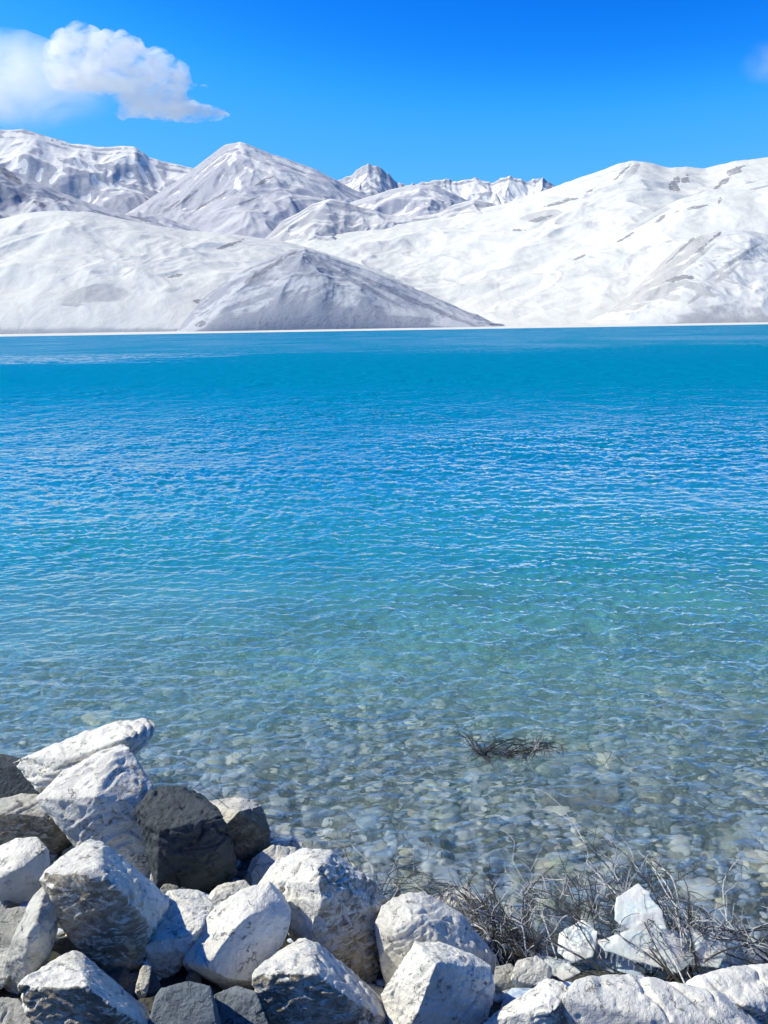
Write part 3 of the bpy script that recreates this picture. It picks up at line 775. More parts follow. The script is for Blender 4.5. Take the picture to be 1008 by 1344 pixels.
FRONT = (.35, -.85, -.1)
def rocks():
    rock('dark rounded boulder in shade at the left edge, beside the tilted slab', 1085, [(-70, 1010, .1), (-40, 992, .2), (0, 992, .2), (20, 996, .2), (45, 1005, .15), (55, 1022, .1), (50, 1040, .05), (30, 1058, 0), (0, 1070, 0), (-50, 1060, 0)], tone=.15, seed=1, rounded=1, chips=4, lichen=.5)  # low tone puts the boulder's shade into its colour
    rock('long white slab tilted up to the right at the water, layered underside', 1110, [(24, 999, .10), (60, 984, .16), (110, 962, .22), (150, 949, .27), (190, 946, .30), (198, 954, .26), (196, 966, .20), (186, 980, .14), (170, 994, .10), (163, 970, .02), (105, 1012, .0), (60, 1038, .0), (46, 1012, .0)], tone=1.08, seed=2, thick=.12, chips=5, rough=.7, strata=((-.25, -.45, .85), 26, .034), lichen=.1, grain=.2, stain_shade=((.4, -.6, -.7), .45))
    rock('large bright block with a broad sunlit top and rough grey front, under the tilted slab', 1155, [(57, 1050, .05), (90, 1018, .22), (160, 976, .34), (174, 1010, .3), (188, 1038, .2), (128, 1048, .0), (180, 1046, .09), (97, 1072, .0), (118, 1096, -.03), (137, 1146, -.03), (196, 1158, .0), (214, 1112, .07), (216, 1066, .1)], tone=1.06, seed=3, lichen=.15, stain_shade=((.75, -.6, 0), .42))  # front's shade is coloured in through the face mask
    rock('dark angular boulder with a craggy pale rim, beside the black gap', 1175, [(184, 1062, .2), (200, 1043, .3), (238, 1037, .33), (266, 1050, .3), (284, 1064, .16), (212, 1091, .0), (250, 1083, -.01), (291, 1077, .03), (304, 1112, .02), (309, 1140, .02), (292, 1168, .03), (240, 1180, .03), (210, 1164, .03)], tone=.12, seed=4, lichen=.4, rough=1.5)  # tone holds a dark rock colour plus the shade of its front
    rock('white-topped dark boulder standing in the water with a twig on it', 1135, [(262, 1070, .2), (278, 1054, .28), (318, 1049, .28), (341, 1060, .2), (351, 1090, .1), (351, 1113, .08), (318, 1136, .02), (296, 1124, .02), (299, 1082, .0), (313, 1067, .0)], tone=.8, seed=5, lichen=.3, stain_shade=((.8, -.6, 0), 1.2))
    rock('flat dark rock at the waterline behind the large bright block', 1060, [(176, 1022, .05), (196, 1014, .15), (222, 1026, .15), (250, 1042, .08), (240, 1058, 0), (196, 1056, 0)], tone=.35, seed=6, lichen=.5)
    rock('rock with a small sunlit top patch and dark shaded front at the left edge', 1130, [(-50, 1062, .1), (8, 1058, .1), (32, 1044, .2), (68, 1057, .2), (87, 1051, .16), (93, 1076, .1), (89, 1102, .06), (64, 1134, .0), (0, 1124, 0), (-45, 1118, 0), (45, 1078, -.03), (12, 1068, -.02)], tone=.7, seed=7, stain_shade=((.1, -.95, .0), .6), lichen=.3)  # shade of the front is painted in by colour
    rock('tiny pale stone wedged between the dark boulder and the tilted slab', 1060, [(30, 1040, .0), (44, 1032, .05), (60, 1036, .05), (62, 1048, 0), (40, 1054, 0)], tone=.85, seed=8)
    rock('smooth white boulder at the left edge above the leaning grey rock', 1190, [(-60, 1140, .1), (-10, 1119, .14), (22, 1103, .18), (46, 1102, .18), (61, 1117, .12), (63, 1136, .06), (38, 1182, 0), (8, 1194, 0), (-60, 1186, 0), (18, 1142, -.05)], tone=1.05, seed=9, rounded=1, chips=4, lichen=.1)
    rock('small wedge of grey stone leaning on the smooth white boulder', 1185, [(34, 1150, .02), (52, 1130, .08), (68, 1136, .08), (64, 1158, .03), (44, 1190, 0), (30, 1180, 0)], tone=.75, seed=10)
    rock('big boulder with white ridge and brown stained front, upper of two alike', 1300, [(58, 1153, .0), (92, 1124, .2), (120, 1108, .27), (137, 1112, .25), (187, 1156, .24), (213, 1177, .22), (217, 1196, .13), (130, 1148, -.06), (98, 1150, -.04), (152, 1168, -.06), (201, 1226, .02), (193, 1264, .0), (182, 1304, .0), (128, 1276, -.02), (104, 1240, -.03), (72, 1192, -.02)], tone=1.03, seed=11, Y0=bank_hit(130, 1285), stain_shade=((.15, -.95, -.15), .62), lichen=.2)
    rock('grey pitted elongated rock leaning beside the big brown stained boulder', 1310, [(42, 1184, .15), (60, 1163, .17), (71, 1190, .12), (73, 1222, .08), (63, 1256, .03), (36, 1304, 0), (8, 1318, 0), (2, 1286, .02), (18, 1232, .03), (42, 1228, -.05)], tone=.8, seed=12, rounded=1, rough=1.3, lichen=.4)
    rock('grey smooth stone in half shade at the left edge below the white boulder', 1260, [(-40, 1215, .05), (0, 1196, .12), (30, 1192, .14), (46, 1206, .1), (36, 1240, .0), (10, 1262, 0), (-40, 1262, 0)], tone=.6, seed=13, rounded=1, chips=4)
    rock('pale rounded stone cut by the left edge, level with the leaning rock', 1235, [(-40, 1190, .08), (-6, 1176, .1), (7, 1196, .06), (5, 1222, .0), (-14, 1240, 0), (-40, 1240, 0)], tone=.8, seed=14, rounded=1, chips=3)
    rock('light grey stone at the left edge, lower left of the leaning rock', 1310, [(-50, 1252, .08), (-4, 1236, .12), (18, 1252, .08), (10, 1286, 0), (-10, 1306, 0), (-50, 1306, 0)], tone=.85, seed=15, lichen=.3)
    rock('small dark grey rock in the bottom left corner', 1390, [(-40, 1330, .1), (0, 1312, .14), (22, 1314, .14), (46, 1342, .08), (52, 1372, 0), (0, 1392, 0), (-40, 1392, 0)], tone=.6, seed=16, lichen=.6, Y0=bank_hit(10, 1372))
    rock('brown stained boulder with a white ridge cut by the bottom edge on the left', 1385, [(31, 1294, .0), (68, 1269, .18), (97, 1253, .26), (110, 1258, .25), (152, 1294, .24), (192, 1328, .22), (194, 1348, .12), (113, 1296, -.05), (80, 1298, -.04), (45, 1342, -.02), (60, 1382, -.02), (150, 1390, -.02), (142, 1318, -.06)], tone=1.03, seed=17, stain_shade=((.15, -.95, -.15), .62), lichen=.2, Y0=bank_hit(110, 1380))
    rock('narrow white shard wedged below the dark angular boulder', 1165, [(197, 1156, .0), (203, 1128, .05), (211, 1112, .08), (216, 1122, .06), (211, 1152, .0), (204, 1172, 0)], tone=.95, seed=18, lichen=.5, chips=4)
    rock('narrow white shard wedged left of the egg shaped boulder', 1310, [(178, 1300, .0), (184, 1276, .05), (192, 1260, .08), (198, 1270, .06), (194, 1298, .0), (186, 1318, 0)], tone=.95, seed=19, lichen=.5, chips=4)
    rock('white flat-topped rock with a grey front between the brown boulder and the egg shaped one', 1285, [(198, 1216, .08), (224, 1169, .32), (258, 1173, .32), (278, 1188, .26), (261, 1219, .03), (240, 1236, -.03), (194, 1239, -.02), (197, 1284, .0), (226, 1280, 0), (252, 1248, .02)], tone=1.05, seed=20, lichen=.2)
    rock('small grey stone at the foot of the black gap', 1195, [(206, 1176, .0), (216, 1160, .08), (232, 1164, .08), (238, 1176, .04), (226, 1196, 0), (208, 1190, 0)], tone=.5, seed=21, chips=4)
    rock('large smooth egg shaped white boulder with a dark underside', 1310, [(246, 1260, .02), (256, 1232, .08), (284, 1195, .2), (320, 1171, .28), (352, 1163, .31), (370, 1173, .3), (377, 1196, .25), (373, 1227, .15), (353, 1263, .06), (336, 1280, .0), (300, 1278, -.05), (268, 1266, -.06), (328, 1300, .08), (290, 1304, .1), (254, 1294, .12), (318, 1222, .05)], tone=1.12, seed=22, rounded=1, chips=5, lichen=.05, grain=.1, Y0=bank_hit(310, 1312))
    rock('low white rock just behind the egg shaped boulder', 1210, [(272, 1182, .02), (278, 1170, .1), (292, 1160, .18), (320, 1156, .2), (332, 1170, .16), (302, 1200, .0), (276, 1200, .0)], tone=1.05, seed=23, lichen=.15)
    rock('rounded layered stone at the water with a curved dark seam', 1172, [(321, 1154, .02), (333, 1127, .12), (358, 1111, .2), (386, 1114, .22), (394, 1130, .18), (372, 1152, .04), (346, 1172, .0), (326, 1168, .0)], tone=.95, seed=24, rounded=1, chips=3, strata=((-.3, -.5, .8), 22, .015))
    rock('knobbly pale rock top at the waterline beside the first twigs', 1150, [(384, 1122, .05), (392, 1108, .12), (412, 1102, .18), (428, 1104, .18), (430, 1124, .1), (420, 1150, 0), (390, 1150, 0)], tone=1.0, seed=25)
    rock('tall white boulder in the middle with a knobbly top and rough shaded right face', 1292, [(341, 1168, .12), (372, 1132, .24), (404, 1119, .3), (434, 1121, .3), (468, 1149, .28), (493, 1170, .24), (506, 1196, .16), (499, 1242, .08), (484, 1290, .02), (440, 1296, .0), (410, 1238, -.06), (414, 1178, -.06), (378, 1208, .03), (424, 1146, .04)], tone=1.08, seed=26, lichen=.15, rough=1.25, stain_shade=((.9, -.4, 0), .55))  # right face darkened in colour to look shaded
    rock('brown stained boulder with white ridge at the bottom centre', 1385, [(335, 1279, .0), (372, 1252, .18), (402, 1236, .26), (414, 1241, .25), (456, 1278, .24), (502, 1314, .22), (524, 1348, .14), (416, 1280, -.05), (384, 1280, -.04), (352, 1322, -.02), (368, 1380, -.02), (480, 1390, -.02), (448, 1304, -.06)], tone=1.04, seed=27, stain_shade=((.15, -.95, -.15), .60), lichen=.2, Y0=bank_hit(420, 1378))
    rock('boulder with rough sunlit left face and long blue shaded slope on its right', 1300, [(497, 1218, .05), (507, 1192, .17), (530, 1178, .24), (557, 1177, .26), (578, 1187, .26), (604, 1203, .22), (643, 1252, .14), (654, 1280, .1), (641, 1306, .05), (548, 1224, -.04), (500, 1240, .02), (512, 1296, .0), (562, 1306, .0)], tone=1.0, seed=28, lichen=.2, rough=1.1, Y0=bank_hit(575, 1300), stain_shade=((.9, -.4, 0), .25))  # shade of the right slope is partly in the colour
    rock('block with smooth white left facet and grey speckled front, right of the bottom centre', 1370, [(502, 1314, .05), (548, 1242, .26), (577, 1242, .28), (592, 1253, .2), (618, 1257, .2), (642, 1273, .17), (644, 1292, .12), (634, 1344, .04), (604, 1376, .02), (535, 1376, -.04), (568, 1265, -.02), (546, 1326, -.06), (512, 1362, .0)], tone=1.08, seed=29, lichen=.12, stain_shade=((.7, -.7, 0), .30), Y0=bank_hit(575, 1368))  # front greyed in colour where it turns from the sun
    rock('broad flat white rock along the bottom edge under the icy brush', 1395, [(748, 1312, .05), (764, 1290, .14), (800, 1284, .2), (850, 1286, .22), (902, 1299, .2), (960, 1310, .16), (1000, 1342, .1), (1010, 1390, 0), (860, 1400, -.04), (758, 1396, -.02), (800, 1330, .04), (900, 1345, .02)], tone=1.12, seed=30, lichen=.1, grain=.2, Y0=bank_hit(860, 1385), rough=.8)
    rock('white rock at the right edge overlapping the broad flat one', 1350, [(904, 1291, .04), (938, 1278, .12), (984, 1269, .18), (1050, 1266, .2), (1090, 1290, .15), (1090, 1350, 0), (1010, 1352, 0), (978, 1318, -.04), (920, 1309, .0)], tone=1.12, seed=31, lichen=.1, rough=.8, stain_shade=((.0, -.9, -.3), .5), Y0=bank_hit(1000, 1345))
    rock('white sunlit rock with a dark right end, between block and flat rock', 1385, [(640, 1342, .04), (690, 1308, .14), (718, 1287, .2), (738, 1294, .16), (752, 1312, .1), (754, 1350, .04), (726, 1386, 0), (650, 1390, 0), (722, 1320, -.0)], tone=1.1, seed=32, lichen=.1, stain_shade=((.95, -.2, -.1), .8), Y0=bank_hit(700, 1380))
    rock('small pale stone behind the bottom edge rocks, near the icy brush', 1305, [(672, 1284, .0), (680, 1262, .08), (704, 1256, .1), (724, 1272, .06), (718, 1296, .0), (684, 1304, 0)], tone=1.0, seed=33)
    rock('little grey stone at the right foot of the blue shaded boulder', 1305, [(646, 1290, .0), (652, 1270, .06), (670, 1266, .08), (682, 1280, .04), (674, 1304, 0), (652, 1308, 0)], tone=.7, seed=34)
    rock('pale stone showing through the left brush beside the shaded slope', 1215, [(560, 1190, .0), (586, 1172, .1), (612, 1168, .14), (628, 1180, .1), (622, 1206, .0), (580, 1212, 0)], tone=1.0, seed=35)
    rock('dark boulder in deep shade at the bottom, below the white flat-topped rock', 1390, [(196, 1350, .02), (210, 1302, .1), (246, 1291, .14), (274, 1298, .12), (288, 1340, .03), (280, 1392, 0), (204, 1392, 0)], tone=.34, seed=36, rounded=1, chips=4, Y0=bank_hit(240, 1372))  # deep shade is mostly put into this low tone
    rock('dark rounded boulder in deep shade at the bottom, under the egg shaped boulder', 1390, [(262, 1350, .02), (284, 1308, .1), (310, 1297, .14), (334, 1305, .1), (350, 1345, .03), (340, 1395, 0), (270, 1395, 0)], tone=.36, seed=37, rounded=1, chips=4, Y0=bank_hit(305, 1372))  # shade painted in by tone, like its neighbour
    rock('large flat blue-grey stone lying submerged right of the half sunken branches', 1078, [(700, 1062, .03), (724, 1046, .12), (768, 1042, .16), (806, 1046, .14), (812, 1060, .08), (786, 1076, 0), (720, 1078, 0)], tone=.55, seed=38, lichen=.3, rounded=1)
    rock('submerged olive boulder with a pale top near the right edge', 975, [(940, 958, .02), (962, 944, .15), (1000, 942, .2), (1040, 948, .2), (1040, 972, 0), (960, 974, 0)], tone=.6, seed=39, rounded=1)
    rock('grey rock in shade behind the leaning grey rock and the big stained boulder', 1170, [(70, 1160, .0), (84, 1120, .12), (112, 1100, .16), (136, 1110, .12), (140, 1150, .0), (100, 1180, 0)], tone=.45, seed=41, Y0=bank_hit(105, 1150) + .12)  # gap rocks from here on: shade of the gaps put into their tone
    rock('shade-toned rock deep in the gap between egg shaped boulder and tall middle boulder', 1280, [(366, 1262, .0), (372, 1216, .1), (400, 1204, .12), (420, 1236, .06), (412, 1280, 0), (380, 1286, 0)], tone=.3, seed=42, Y0=bank_hit(392, 1262) + .10)
    rock('shade-toned rock deep in the gap left of the sunlit faced boulder', 1310, [(478, 1300, .0), (484, 1262, .1), (506, 1254, .1), (520, 1290, .05), (508, 1326, 0), (486, 1326, 0)], tone=.3, seed=43, Y0=bank_hit(498, 1305) + .08)
    rock('shade-toned rock behind the two bottom left stained boulders', 1310, [(150, 1320, .0), (164, 1282, .1), (196, 1276, .12), (214, 1300, .06), (210, 1346, 0), (160, 1350, 0)], tone=.3, seed=44, Y0=bank_hit(182, 1330) + .08)
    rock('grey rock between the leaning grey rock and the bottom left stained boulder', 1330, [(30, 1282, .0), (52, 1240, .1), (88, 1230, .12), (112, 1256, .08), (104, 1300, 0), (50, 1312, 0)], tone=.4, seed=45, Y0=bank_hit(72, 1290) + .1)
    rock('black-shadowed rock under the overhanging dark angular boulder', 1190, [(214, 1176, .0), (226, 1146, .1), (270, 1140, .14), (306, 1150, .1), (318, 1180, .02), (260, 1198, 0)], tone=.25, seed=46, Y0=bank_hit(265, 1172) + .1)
    # small broken stones lying in the gaps between the boulders
    r_ = np.random.default_rng(5)
    protos = []
    for k in range(6):
        pts = r_.normal(size=(16, 3)); pts /= np.linalg.norm(pts, axis=1)[:, None]; pts *= [1.2, .9, .75]
        me = dense(hull_mesh(pts), .07, 2); roughen(me, 1.6, 60 + k, 5, 1.0)
        fattr(me, 'stain_shade', np.zeros(len(me.vertices))); me.materials.append(M_ROCK); protos.append(me)
    base = None
    for k in range(55):
        u, v = r_.uniform(-20, 720), r_.uniform(1120, 1370)
        Yg = bank_hit(u, v)
        p = P(u, v, Yg); z = float(bed_z(np.array(p[0]), np.array(p[1])))
        o = bpy.data.objects.new('stone', protos[k % 6]) if base is None else base.copy()
        base = base or o; o.data = protos[k % 6]; COL.objects.link(o)
        s = r_.uniform(.025, .075)
        o.location = (p[0], p[1], z + s * .3); o.scale = (s,) * 3; o.rotation_euler = r_.uniform(0, 6.28, 3)
        o.color = (r_.uniform(.22, .7), .5, .5, 1)  # tones lowered so the gaps look shaded
        tag(o, 'small broken stone lying in a gap between the white boulders', 'stone', 'small stones in the gaps between the boulders')
rocks()

# ------------------------------------------------------------------ dry brush and ice at the water's edge
def bark(name, c0, c1):
    t = NT(name); co = t.n('ShaderNodeTexCoord').outputs['Object']
    n = t.noise(co, 30, 4, .6)
    return t.finish(t.principled(**{'Base Color': t.mix(t.rng(n, .35, .65), c0, c1), 'Roughness': .7}))
M_DARK = bark('dark_bark', (.018, .018, .021), (.06, .058, .058))
M_PALE = bark('frosty_lit_bark', (.34, .35, .37), (.62, .63, .66))  # pale twigs: frost and sunlight put into the bark colour

class Tubes:
    def __init__(s): s.V, s.F, s.n = [], [], 0
    def add(s, pts, r0, r1, k=5):
        pts = np.asarray(pts, float)
        T = np.gradient(pts, axis=0); T /= np.linalg.norm(T, axis=1)[:, None] + 1e-9
        up = np.array([.3, .5, .8]); A = np.cross(T, up); A /= np.linalg.norm(A, axis=1)[:, None] + 1e-9
        B = np.cross(T, A)
        a = np.arange(k) / k * 2 * math.pi
        r = np.linspace(r0, r1, len(pts))[:, None, None]
        ring = pts[:, None] + r * (np.cos(a)[None, :, None] * A[:, None] + np.sin(a)[None, :, None] * B[:, None])
        n = len(pts)
        i = (np.arange(n - 1)[:, None] * k + np.arange(k)[None]).ravel(); j = (np.arange(n - 1)[:, None] * k + (np.arange(k)[None] + 1) % k).ravel()
        s.F.append(np.stack([i, j, j + k, i + k], 1) + s.n)
        s.V.append(ring.reshape(-1, 3)); s.n += n * k
    def build(s, name, mat, parent, org):
        me = mesh_np(name, np.concatenate(s.V) - org, np.concatenate(s.F))
        return link(name, me, mat, parent)

def curve(ctrl, n=16):
    """smooth path through control points"""
    C = np.asarray(ctrl, float)
    t = np.linspace(0, len(C) - 1, n)
    out = np.stack([np.interp(t, np.arange(len(C)), C[:, k]) for k in range(3)], 1)
    for _ in range(3): out[1:-1] = .25 * out[:-2] + .5 * out[1:-1] + .25 * out[2:]
    return out

def wander(r_, p, d, length, n=9, bend=.5, gravity=0.0):
    d = np.array(d, float); d /= np.linalg.norm(d); pts = [np.array(p, float)]
    c = r_.normal(size=3) * bend
    for k in range(n - 1):
        d = d + c / n * 1.6 + r_.normal(size=3) * bend * .22; d[2] -= gravity / n
        d /= np.linalg.norm(d); pts.append(pts[-1] + d * length / (n - 1))
    return np.array(pts)

def bush(label, mains, root_uv, seed, twigs=10, tl=(.10, .28), r=.0042, pale=.3, jitter=.035, fork=2, low=-.02):
    r_ = np.random.default_rng(seed)
    org = on_plane(*root_uv)
    root = empty('dry_brush', org)
    tw, pt = Tubes(), Tubes()
    for m in mains:
        C = np.array([on_plane(u, v, z) for u, v, z in m]); C[1:] += r_.normal(size=(len(C) - 1, 3)) * jitter
        c = curve(C, 20)
        br = Tubes(); br.add(c, r * r_.uniform(.8, 1.25), r * .35)
        br.build('branch', M_PALE if r_.random() < pale * .5 else M_DARK, root, org)
        for k in range(twigs):
            i = int(r_.integers(2, 19)); d = c[min(i + 1, 19)] - c[i - 1]; d /= np.linalg.norm(d)
            d = d + r_.normal(size=3) * .75
            L = r_.uniform(*tl)
            w = wander(r_, c[i], d, L, 9, .8)
            w[:, 2] = np.maximum(w[:, 2], low)
            T_ = pt if r_.random() < pale else tw
            T_.add(w, r * .50, r * .18, 4)
            for q in range(int(r_.integers(0, fork + 1))):
                j = int(r_.integers(2, 7)); d2 = w[j + 1] - w[j]; d2 = d2 / (np.linalg.norm(d2) + 1e-9) + r_.normal(size=3) * .7
                w2 = wander(r_, w[j], d2, L * r_.uniform(.35, .7), 7, .7); w2[:, 2] = np.maximum(w2[:, 2], low)
                T_.add(w2, r * .34, r * .14, 4)
    if tw.V: tag(tw.build('twigs', M_DARK, root, org), kind='stuff')
    if pt.V: tag(pt.build('pale_twigs', M_PALE, root, org), kind='stuff')
    return tag(root, label, 'dry brush', 'dry brush at the water edge')

def sway(r_, ctrls, n, du, dv, dz=.05):
    out = []
    for k in range(n):
        c = ctrls[k % len(ctrls)]; a, b = r_.normal() * du, r_.normal() * dv
        f = np.linspace(.35, 1, len(c))
        out.append([(u + a * f[i] + r_.normal() * 5, v + b * f[i] + r_.normal() * 4, max(.0, z + r_.normal() * dz * f[i])) for i, (u, v, z) in enumerate(c)])
    return out

def brush():
    r_ = np.random.default_rng(12)
    right = [[(890, 1280, .03), (850, 1220, .14), (800, 1160, .18), (752, 1120, .14)],
             [(905, 1282, .03), (880, 1220, .18), (850, 1160, .19), (812, 1116, .14)],
             [(870, 1285, .03), (820, 1240, .14), (770, 1200, .18), (716, 1180, .12)],
             [(900, 1280, .03), (895, 1230, .16), (875, 1175, .22), (845, 1135, .18)],
             [(1010, 1262, .03), (960, 1235, .12), (905, 1205, .18), (850, 1190, .16)],
             [(880, 1285, .03), (930, 1240, .12), (975, 1225, .12), (1010, 1240, .06)]]
    bush('large tangled dry brush with white ice frozen among its branches, right of the boulders', sway(r_, right, 34, 42, 16), (880, 1280), 101, twigs=13, tl=(.06, .19), pale=.5, r=.0045)
    left = [[(660, 1262, .03), (630, 1225, .10), (590, 1195, .12), (540, 1180, .06)],
            [(670, 1262, .03), (655, 1215, .12), (630, 1180, .14), (600, 1165, .10)],
            [(700, 1262, .03), (680, 1225, .10), (668, 1195, .12), (690, 1160, .12)],
            [(720, 1265, .03), (690, 1235, .07), (640, 1228, .08), (595, 1222, .05)],
            [(740, 1262, .03), (735, 1215, .10), (722, 1180, .14), (700, 1150, .12)]]
    bush('low dark tangle of bare twigs between the blue shaded boulder and the icy brush', sway(r_, left, 28, 38, 14, .03), (680, 1262), 102, twigs=13, tl=(.08, .22), pale=.32, r=.0046)
    mid = [[(478, 1162, .06), (470, 1135, .14), (460, 1110, .18), (448, 1098, .16)],
           [(500, 1175, .05), (515, 1150, .10), (540, 1140, .10), (560, 1120, .12)],
           [(490, 1172, .05), (520, 1165, .08), (560, 1160, .08), (600, 1165, .05)],
           [(505, 1180, .05), (525, 1170, .08), (530, 1150, .12), (520, 1130, .12)]]
    bush('thin sprigs of bare twigs rising behind the tall middle boulder', sway(r_, mid, 11, 10, 6, .02), (492, 1172), 103, twigs=7, tl=(.05, .14), pale=.25, r=.0026)
    sunk = [[(640, 992, -.03), (632, 980, .05), (622, 968, .10), (614, 960, .10)],
            [(650, 994, -.03), (670, 985, .04), (700, 980, .05), (728, 986, .02)],
            [(640, 992, -.03), (650, 978, .06), (668, 972, .08), (690, 976, .06)],
            [(690, 994, -.03), (700, 984, .04), (712, 978, .05), (726, 980, .04)],
            [(630, 990, -.03), (645, 988, .03), (668, 988, .03), (700, 990, .02)]]
    bush('dark clump of bare branches half sunken in the shallow water', sway(r_, sunk, 20, 10, 4, .03), (660, 994), 104, twigs=9, tl=(.06, .16), pale=.08, r=.005, jitter=.012, low=-.06)
    tuft = [[(800, 1004, -.02), (798, 994, .04), (794, 986, .05)], [(812, 1004, -.02), (814, 994, .05), (812, 984, .07)], [(804, 1004, -.02), (808, 998, .02), (818, 996, .02)], [(790, 1002, -.02), (786, 994, .03), (788, 988, .04)]]
    bush('tiny tuft of dark twigs poking out of the water right of the sunken clump', sway(r_, tuft, 6, 5, 2, .01), (802, 1004), 105, twigs=3, tl=(.03, .07), pale=.0, r=.0022, jitter=.006)
    # single stems
    def stem(label, pts, r, mat, name='stem'):
        C = np.array([on_plane(u, v, z) for u, v, z in pts]); org = C[0].copy()
        t_ = Tubes(); t_.add(curve(C, 26), r, r * .5); o = t_.build(name, mat, None, org); o.location = org
        tag(o, label, 'stem')
    stem('long pale bent stem arching over the water above the icy brush', [(756, 1098, .22), (742, 1062, .30), (712, 1036, .32), (676, 1033, .26), (650, 1048, .16), (640, 1086, .02)], .0014, M_PALE)
    stem('shorter pale stem curving left from the top of the icy brush', [(770, 1112, .22), (752, 1078, .26), (722, 1062, .24), (690, 1062, .16)], .002, M_PALE)
    stem('thin dark stem lying across the white topped boulder in the water', [(318, 1078, .24), (300, 1060, .30), (280, 1044, .36), (262, 1030, .40)], .0022, M_DARK)
    stem('thin pale looped stem left of the icy brush, over the pebbles', [(690, 1160, .12), (672, 1130, .20), (676, 1104, .20), (664, 1092, .16)], .0018, M_PALE)

    # ice
    t = NT('lake_ice'); co = t.n('ShaderNodeTexCoord').outputs['Object']
    n = t.noise(co, 30, 5, .6); n2 = t.noise(co, 9, 4, .6)
    c = t.mix(t.rng(n2, .4, .65), (.80, .90, .95), (.95, .97, .98))
    M_ICE = t.finish(t.principled(**{'Base Color': c, 'Roughness': t.rng(n, .3, .7, .05, .28), 'IOR': 1.31, 'Transmission Weight': .42,
                                     'Subsurface Weight': .35, 'Subsurface Radius': (.03, .04, .05), 'Subsurface Scale': .5, 'Normal': t.bump(t.math('ADD', n, n2), .6, .012)}))
    def ice(label, outline, z, seed, hang=(), thick=.016):
        """outline: (u, v, z) corners of a lumpy sheet; hang: (u, v, z, length) icicles below its rim"""
        q = np.random.default_rng(seed)
        C = np.array([on_plane(u, v, zz) for u, v, zz in outline]); org = C.mean(0); C = org + (C - org) * 1.18
        nrm = np.linalg.svd(C - org)[2][2]; nrm = nrm if nrm[2] > 0 else -nrm
        # fan sheet with a ragged, eaten edge and a few holes
        bm = bmesh.new()
        lumps = []
        for k in range(30):
            w = q.dirichlet(np.ones(len(C)) * .55); p = w @ C + q.normal(size=3) * .006
            lumps.append((p, q.uniform(.006, .015)))
        for (p, r_0) in lumps:
            m = Matrix.Translation(Vector(p - org)) @ Matrix.Diagonal((r_0 * q.uniform(1, 1.7), r_0 * q.uniform(1, 1.5), r_0 * q.uniform(.35, .6), 1))
            bmesh.ops.create_icosphere(bm, subdivisions=2, radius=1, matrix=m)
        sub = C - org
        cen = [bm.verts.new(p + nrm * .006) for p in sub * .95] + [bm.verts.new(p - nrm * thick * .4) for p in sub * .95]
        bmesh.ops.convex_hull(bm, input=cen)
        me = bpy.data.meshes.new('ice'); bm.to_mesh(me); bm.free()
        me = dense(me, .0042, 3, .6)
        V = get_v(me); N = get_n(me)
        V += N * (.008 * fbm3(V / .06 + seed, 2, seed) + .0012 * fbm3(V / .014 + seed, 2, seed + 5))[:, None]
        me.vertices.foreach_set('co', V.astype(np.float32).ravel()); me.update(); me.polygons.foreach_set('use_smooth', np.ones(len(me.polygons), bool))
        o = link('ice_sheet', me, M_ICE); o.location = org
        for (u, v, zz, L) in hang:
            p = on_plane(u, v, zz); T_ = Tubes(); kk = 9
            pts = [p + np.array([q.normal() * .001, q.normal() * .001, -L * f]) for f in np.linspace(0, 1, kk)]
            T_.add(pts, .0095 * q.uniform(.8, 1.2), .0024, 8)
            ic = T_.build('icicle', M_ICE, o, org)
        return tag(o, label, 'ice', 'ice frozen onto the brush')
    ice('tilted upper slab of white ice hanging in the icy brush', [(812, 1180, .24), (838, 1164, .27), (866, 1196, .24), (872, 1222, .18), (838, 1226, .16), (810, 1206, .2)], .2, 1,
        hang=[(816 + 6 * k, 1216 + (k % 2) * 3, .17, .035 + .012 * (k % 3)) for k in range(5)])
    ice('wide shelf of ice with a row of icicles along its lower rim', [(790, 1236, .12), (830, 1222, .17), (880, 1226, .17), (906, 1256, .10), (884, 1274, .08), (840, 1250, .12), (800, 1248, .12)], .14, 2,
        hang=[(796 + 7.5 * k, 1246 + k * 1.2, .12, .05 + .02 * ((k * 7) % 3)) for k in range(11)])
    ice('pale ice lump on the left twigs of the icy brush', [(736, 1226, .10), (764, 1210, .16), (782, 1224, .15), (776, 1254, .08), (748, 1262, .05), (734, 1248, .06)], .1, 3,
        hang=[(744 + 8 * k, 1256, .06, .035) for k in range(4)])
    ice('ice frozen onto the lower right branches near the white rocks', [(900, 1222, .14), (930, 1226, .13), (952, 1246, .10), (940, 1268, .06), (908, 1264, .07), (892, 1240, .12)], .1, 4,
        hang=[(902 + 9 * k, 1262, .07, .04) for k in range(4)])
    ice('thin flat ice film at the water line under the left twigs', [(700, 1252, .03), (740, 1262, .03), (760, 1276, .03), (730, 1290, .03), (700, 1280, .03)], .05, 5)
brush()

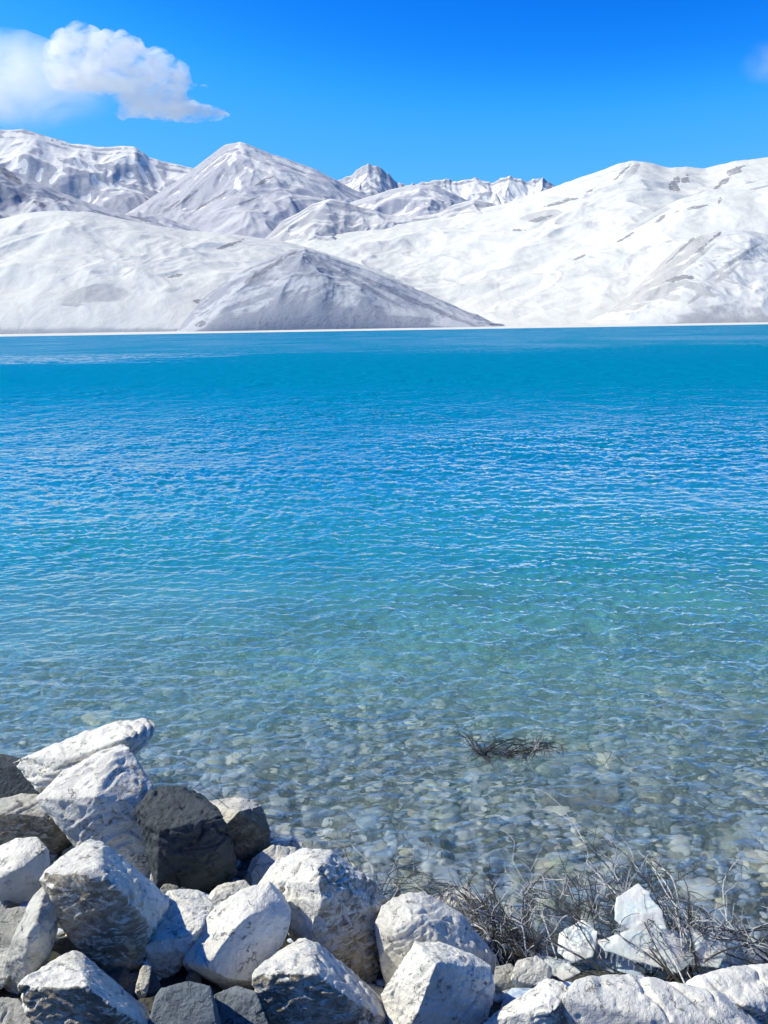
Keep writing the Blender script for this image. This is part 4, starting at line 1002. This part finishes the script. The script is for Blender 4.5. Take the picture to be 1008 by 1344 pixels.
# ------------------------------------------------------------------ clouds
def cloud(label, blobs, Y, density, seed, disp=.25, depth=1.0, aniso=.25, soft=False, torn=False):
    bm = bmesh.new()
    px = Y * 1.05 / F
    cs = []
    for (u, v, ru, rv) in blobs:
        c = P(u, v, Y + rng.uniform(-.3, .3) * ru * px)
        cs.append((c, ru * px, rv * px))
    org = np.mean([c for c, _, _ in cs], 0)
    for c, a, b in cs:
        bmesh.ops.create_icosphere(bm, subdivisions=3, radius=1, matrix=Matrix.Translation(Vector(c - org)) @ Matrix.Diagonal((a, max(a, b) * depth, b, 1)))
    me = bpy.data.meshes.new('cloud'); bm.to_mesh(me); bm.free()
    me = dense(me, 14.0, 2, .5)
    V = get_v(me); N = get_n(me)
    if disp:
        d = 90 * disp * (1 - 2 * np.abs(fbm3(V / 330 + seed, 4, seed, gain=.55))) + 55 * disp * (1 - 2 * np.abs(fbm3(V / 110 + seed, 4, seed + 4, gain=.6)))
        V += N * (d - d.mean() - 22 * disp)[:, None]
        me.vertices.foreach_set('co', V.astype(np.float32).ravel()); me.update()
        me = dense(me, 12.0, 1, .5)
    t = NT('cloud_vapour')
    dens = t.n('ShaderNodeValue').outputs[0]; dens.default_value = density
    if soft:                                     # torn vapour that thins out towards its edge
        tc = t.n('ShaderNodeTexCoord')
        ce = t.n('ShaderNodeVectorMath', operation='SUBTRACT'); t.l(tc.outputs['Generated'], ce.inputs[0]); ce.inputs[1].default_value = (.5, .5, .5)
        le = t.n('ShaderNodeVectorMath', operation='LENGTH'); t.l(ce.outputs[0], le.inputs[0])
        nz = t.noise(t.mapping(tc.outputs['Object'], (.0022, .0022, .0034)), 1.0, 5, .6, .6)
        dens = t.math('MULTIPLY', dens, t.math('MULTIPLY', t.rng(le.outputs['Value'], .50, .10), t.rng(nz, .32, .68)))
    if torn:                                     # uneven vapour with ragged edges
        tc = t.n('ShaderNodeTexCoord')
        nz = t.noise(t.mapping(tc.outputs['Object'], (.0052, .0052, .0085)), 1.0, 6, .62, .8)
        dens = t.math('MULTIPLY', dens, t.rng(nz, .38, .60))
    vol = t.n('ShaderNodeVolumePrincipled', inp={'Color': (1, 1, 1, 1), 'Density': dens, 'Anisotropy': aniso}).outputs[0]
    o = link('cloud', me, t.finish(None, vol)); o.location = org
    return tag(o, label, 'cloud')
cloud('bright white cumulus cloud with a flat base above the left mountains',
      [(105, 64, 34, 28), (85, 75, 26, 22), (150, 74, 42, 26), (195, 88, 40, 20), (228, 96, 22, 13), (95, 96, 36, 22), (150, 100, 55, 20), (212, 112, 42, 11), (250, 112, 20, 6), (268, 114, 10, 4), (205, 136, 52, 12), (240, 147, 50, 9), (282, 152, 22, 6), (185, 148, 36, 8)],
      7200, .009, 3, .9, aniso=.0, depth=.7, torn=True)
cloud('thin hazy veil of cloud trailing left from the bright cumulus',
      [(20, 100, 80, 44), (80, 118, 70, 38), (-40, 100, 80, 56), (10, 135, 90, 30), (110, 132, 60, 26), (25, 68, 44, 20), (-90, 110, 70, 50)], 7600, .0034, 5, .3, soft=True)
cloud('faint small wisp of cloud at the right edge of the sky', [(1004, 72, 24, 22), (990, 92, 22, 18), (1030, 80, 30, 30)], 7600, .0016, 6, .3, soft=True)
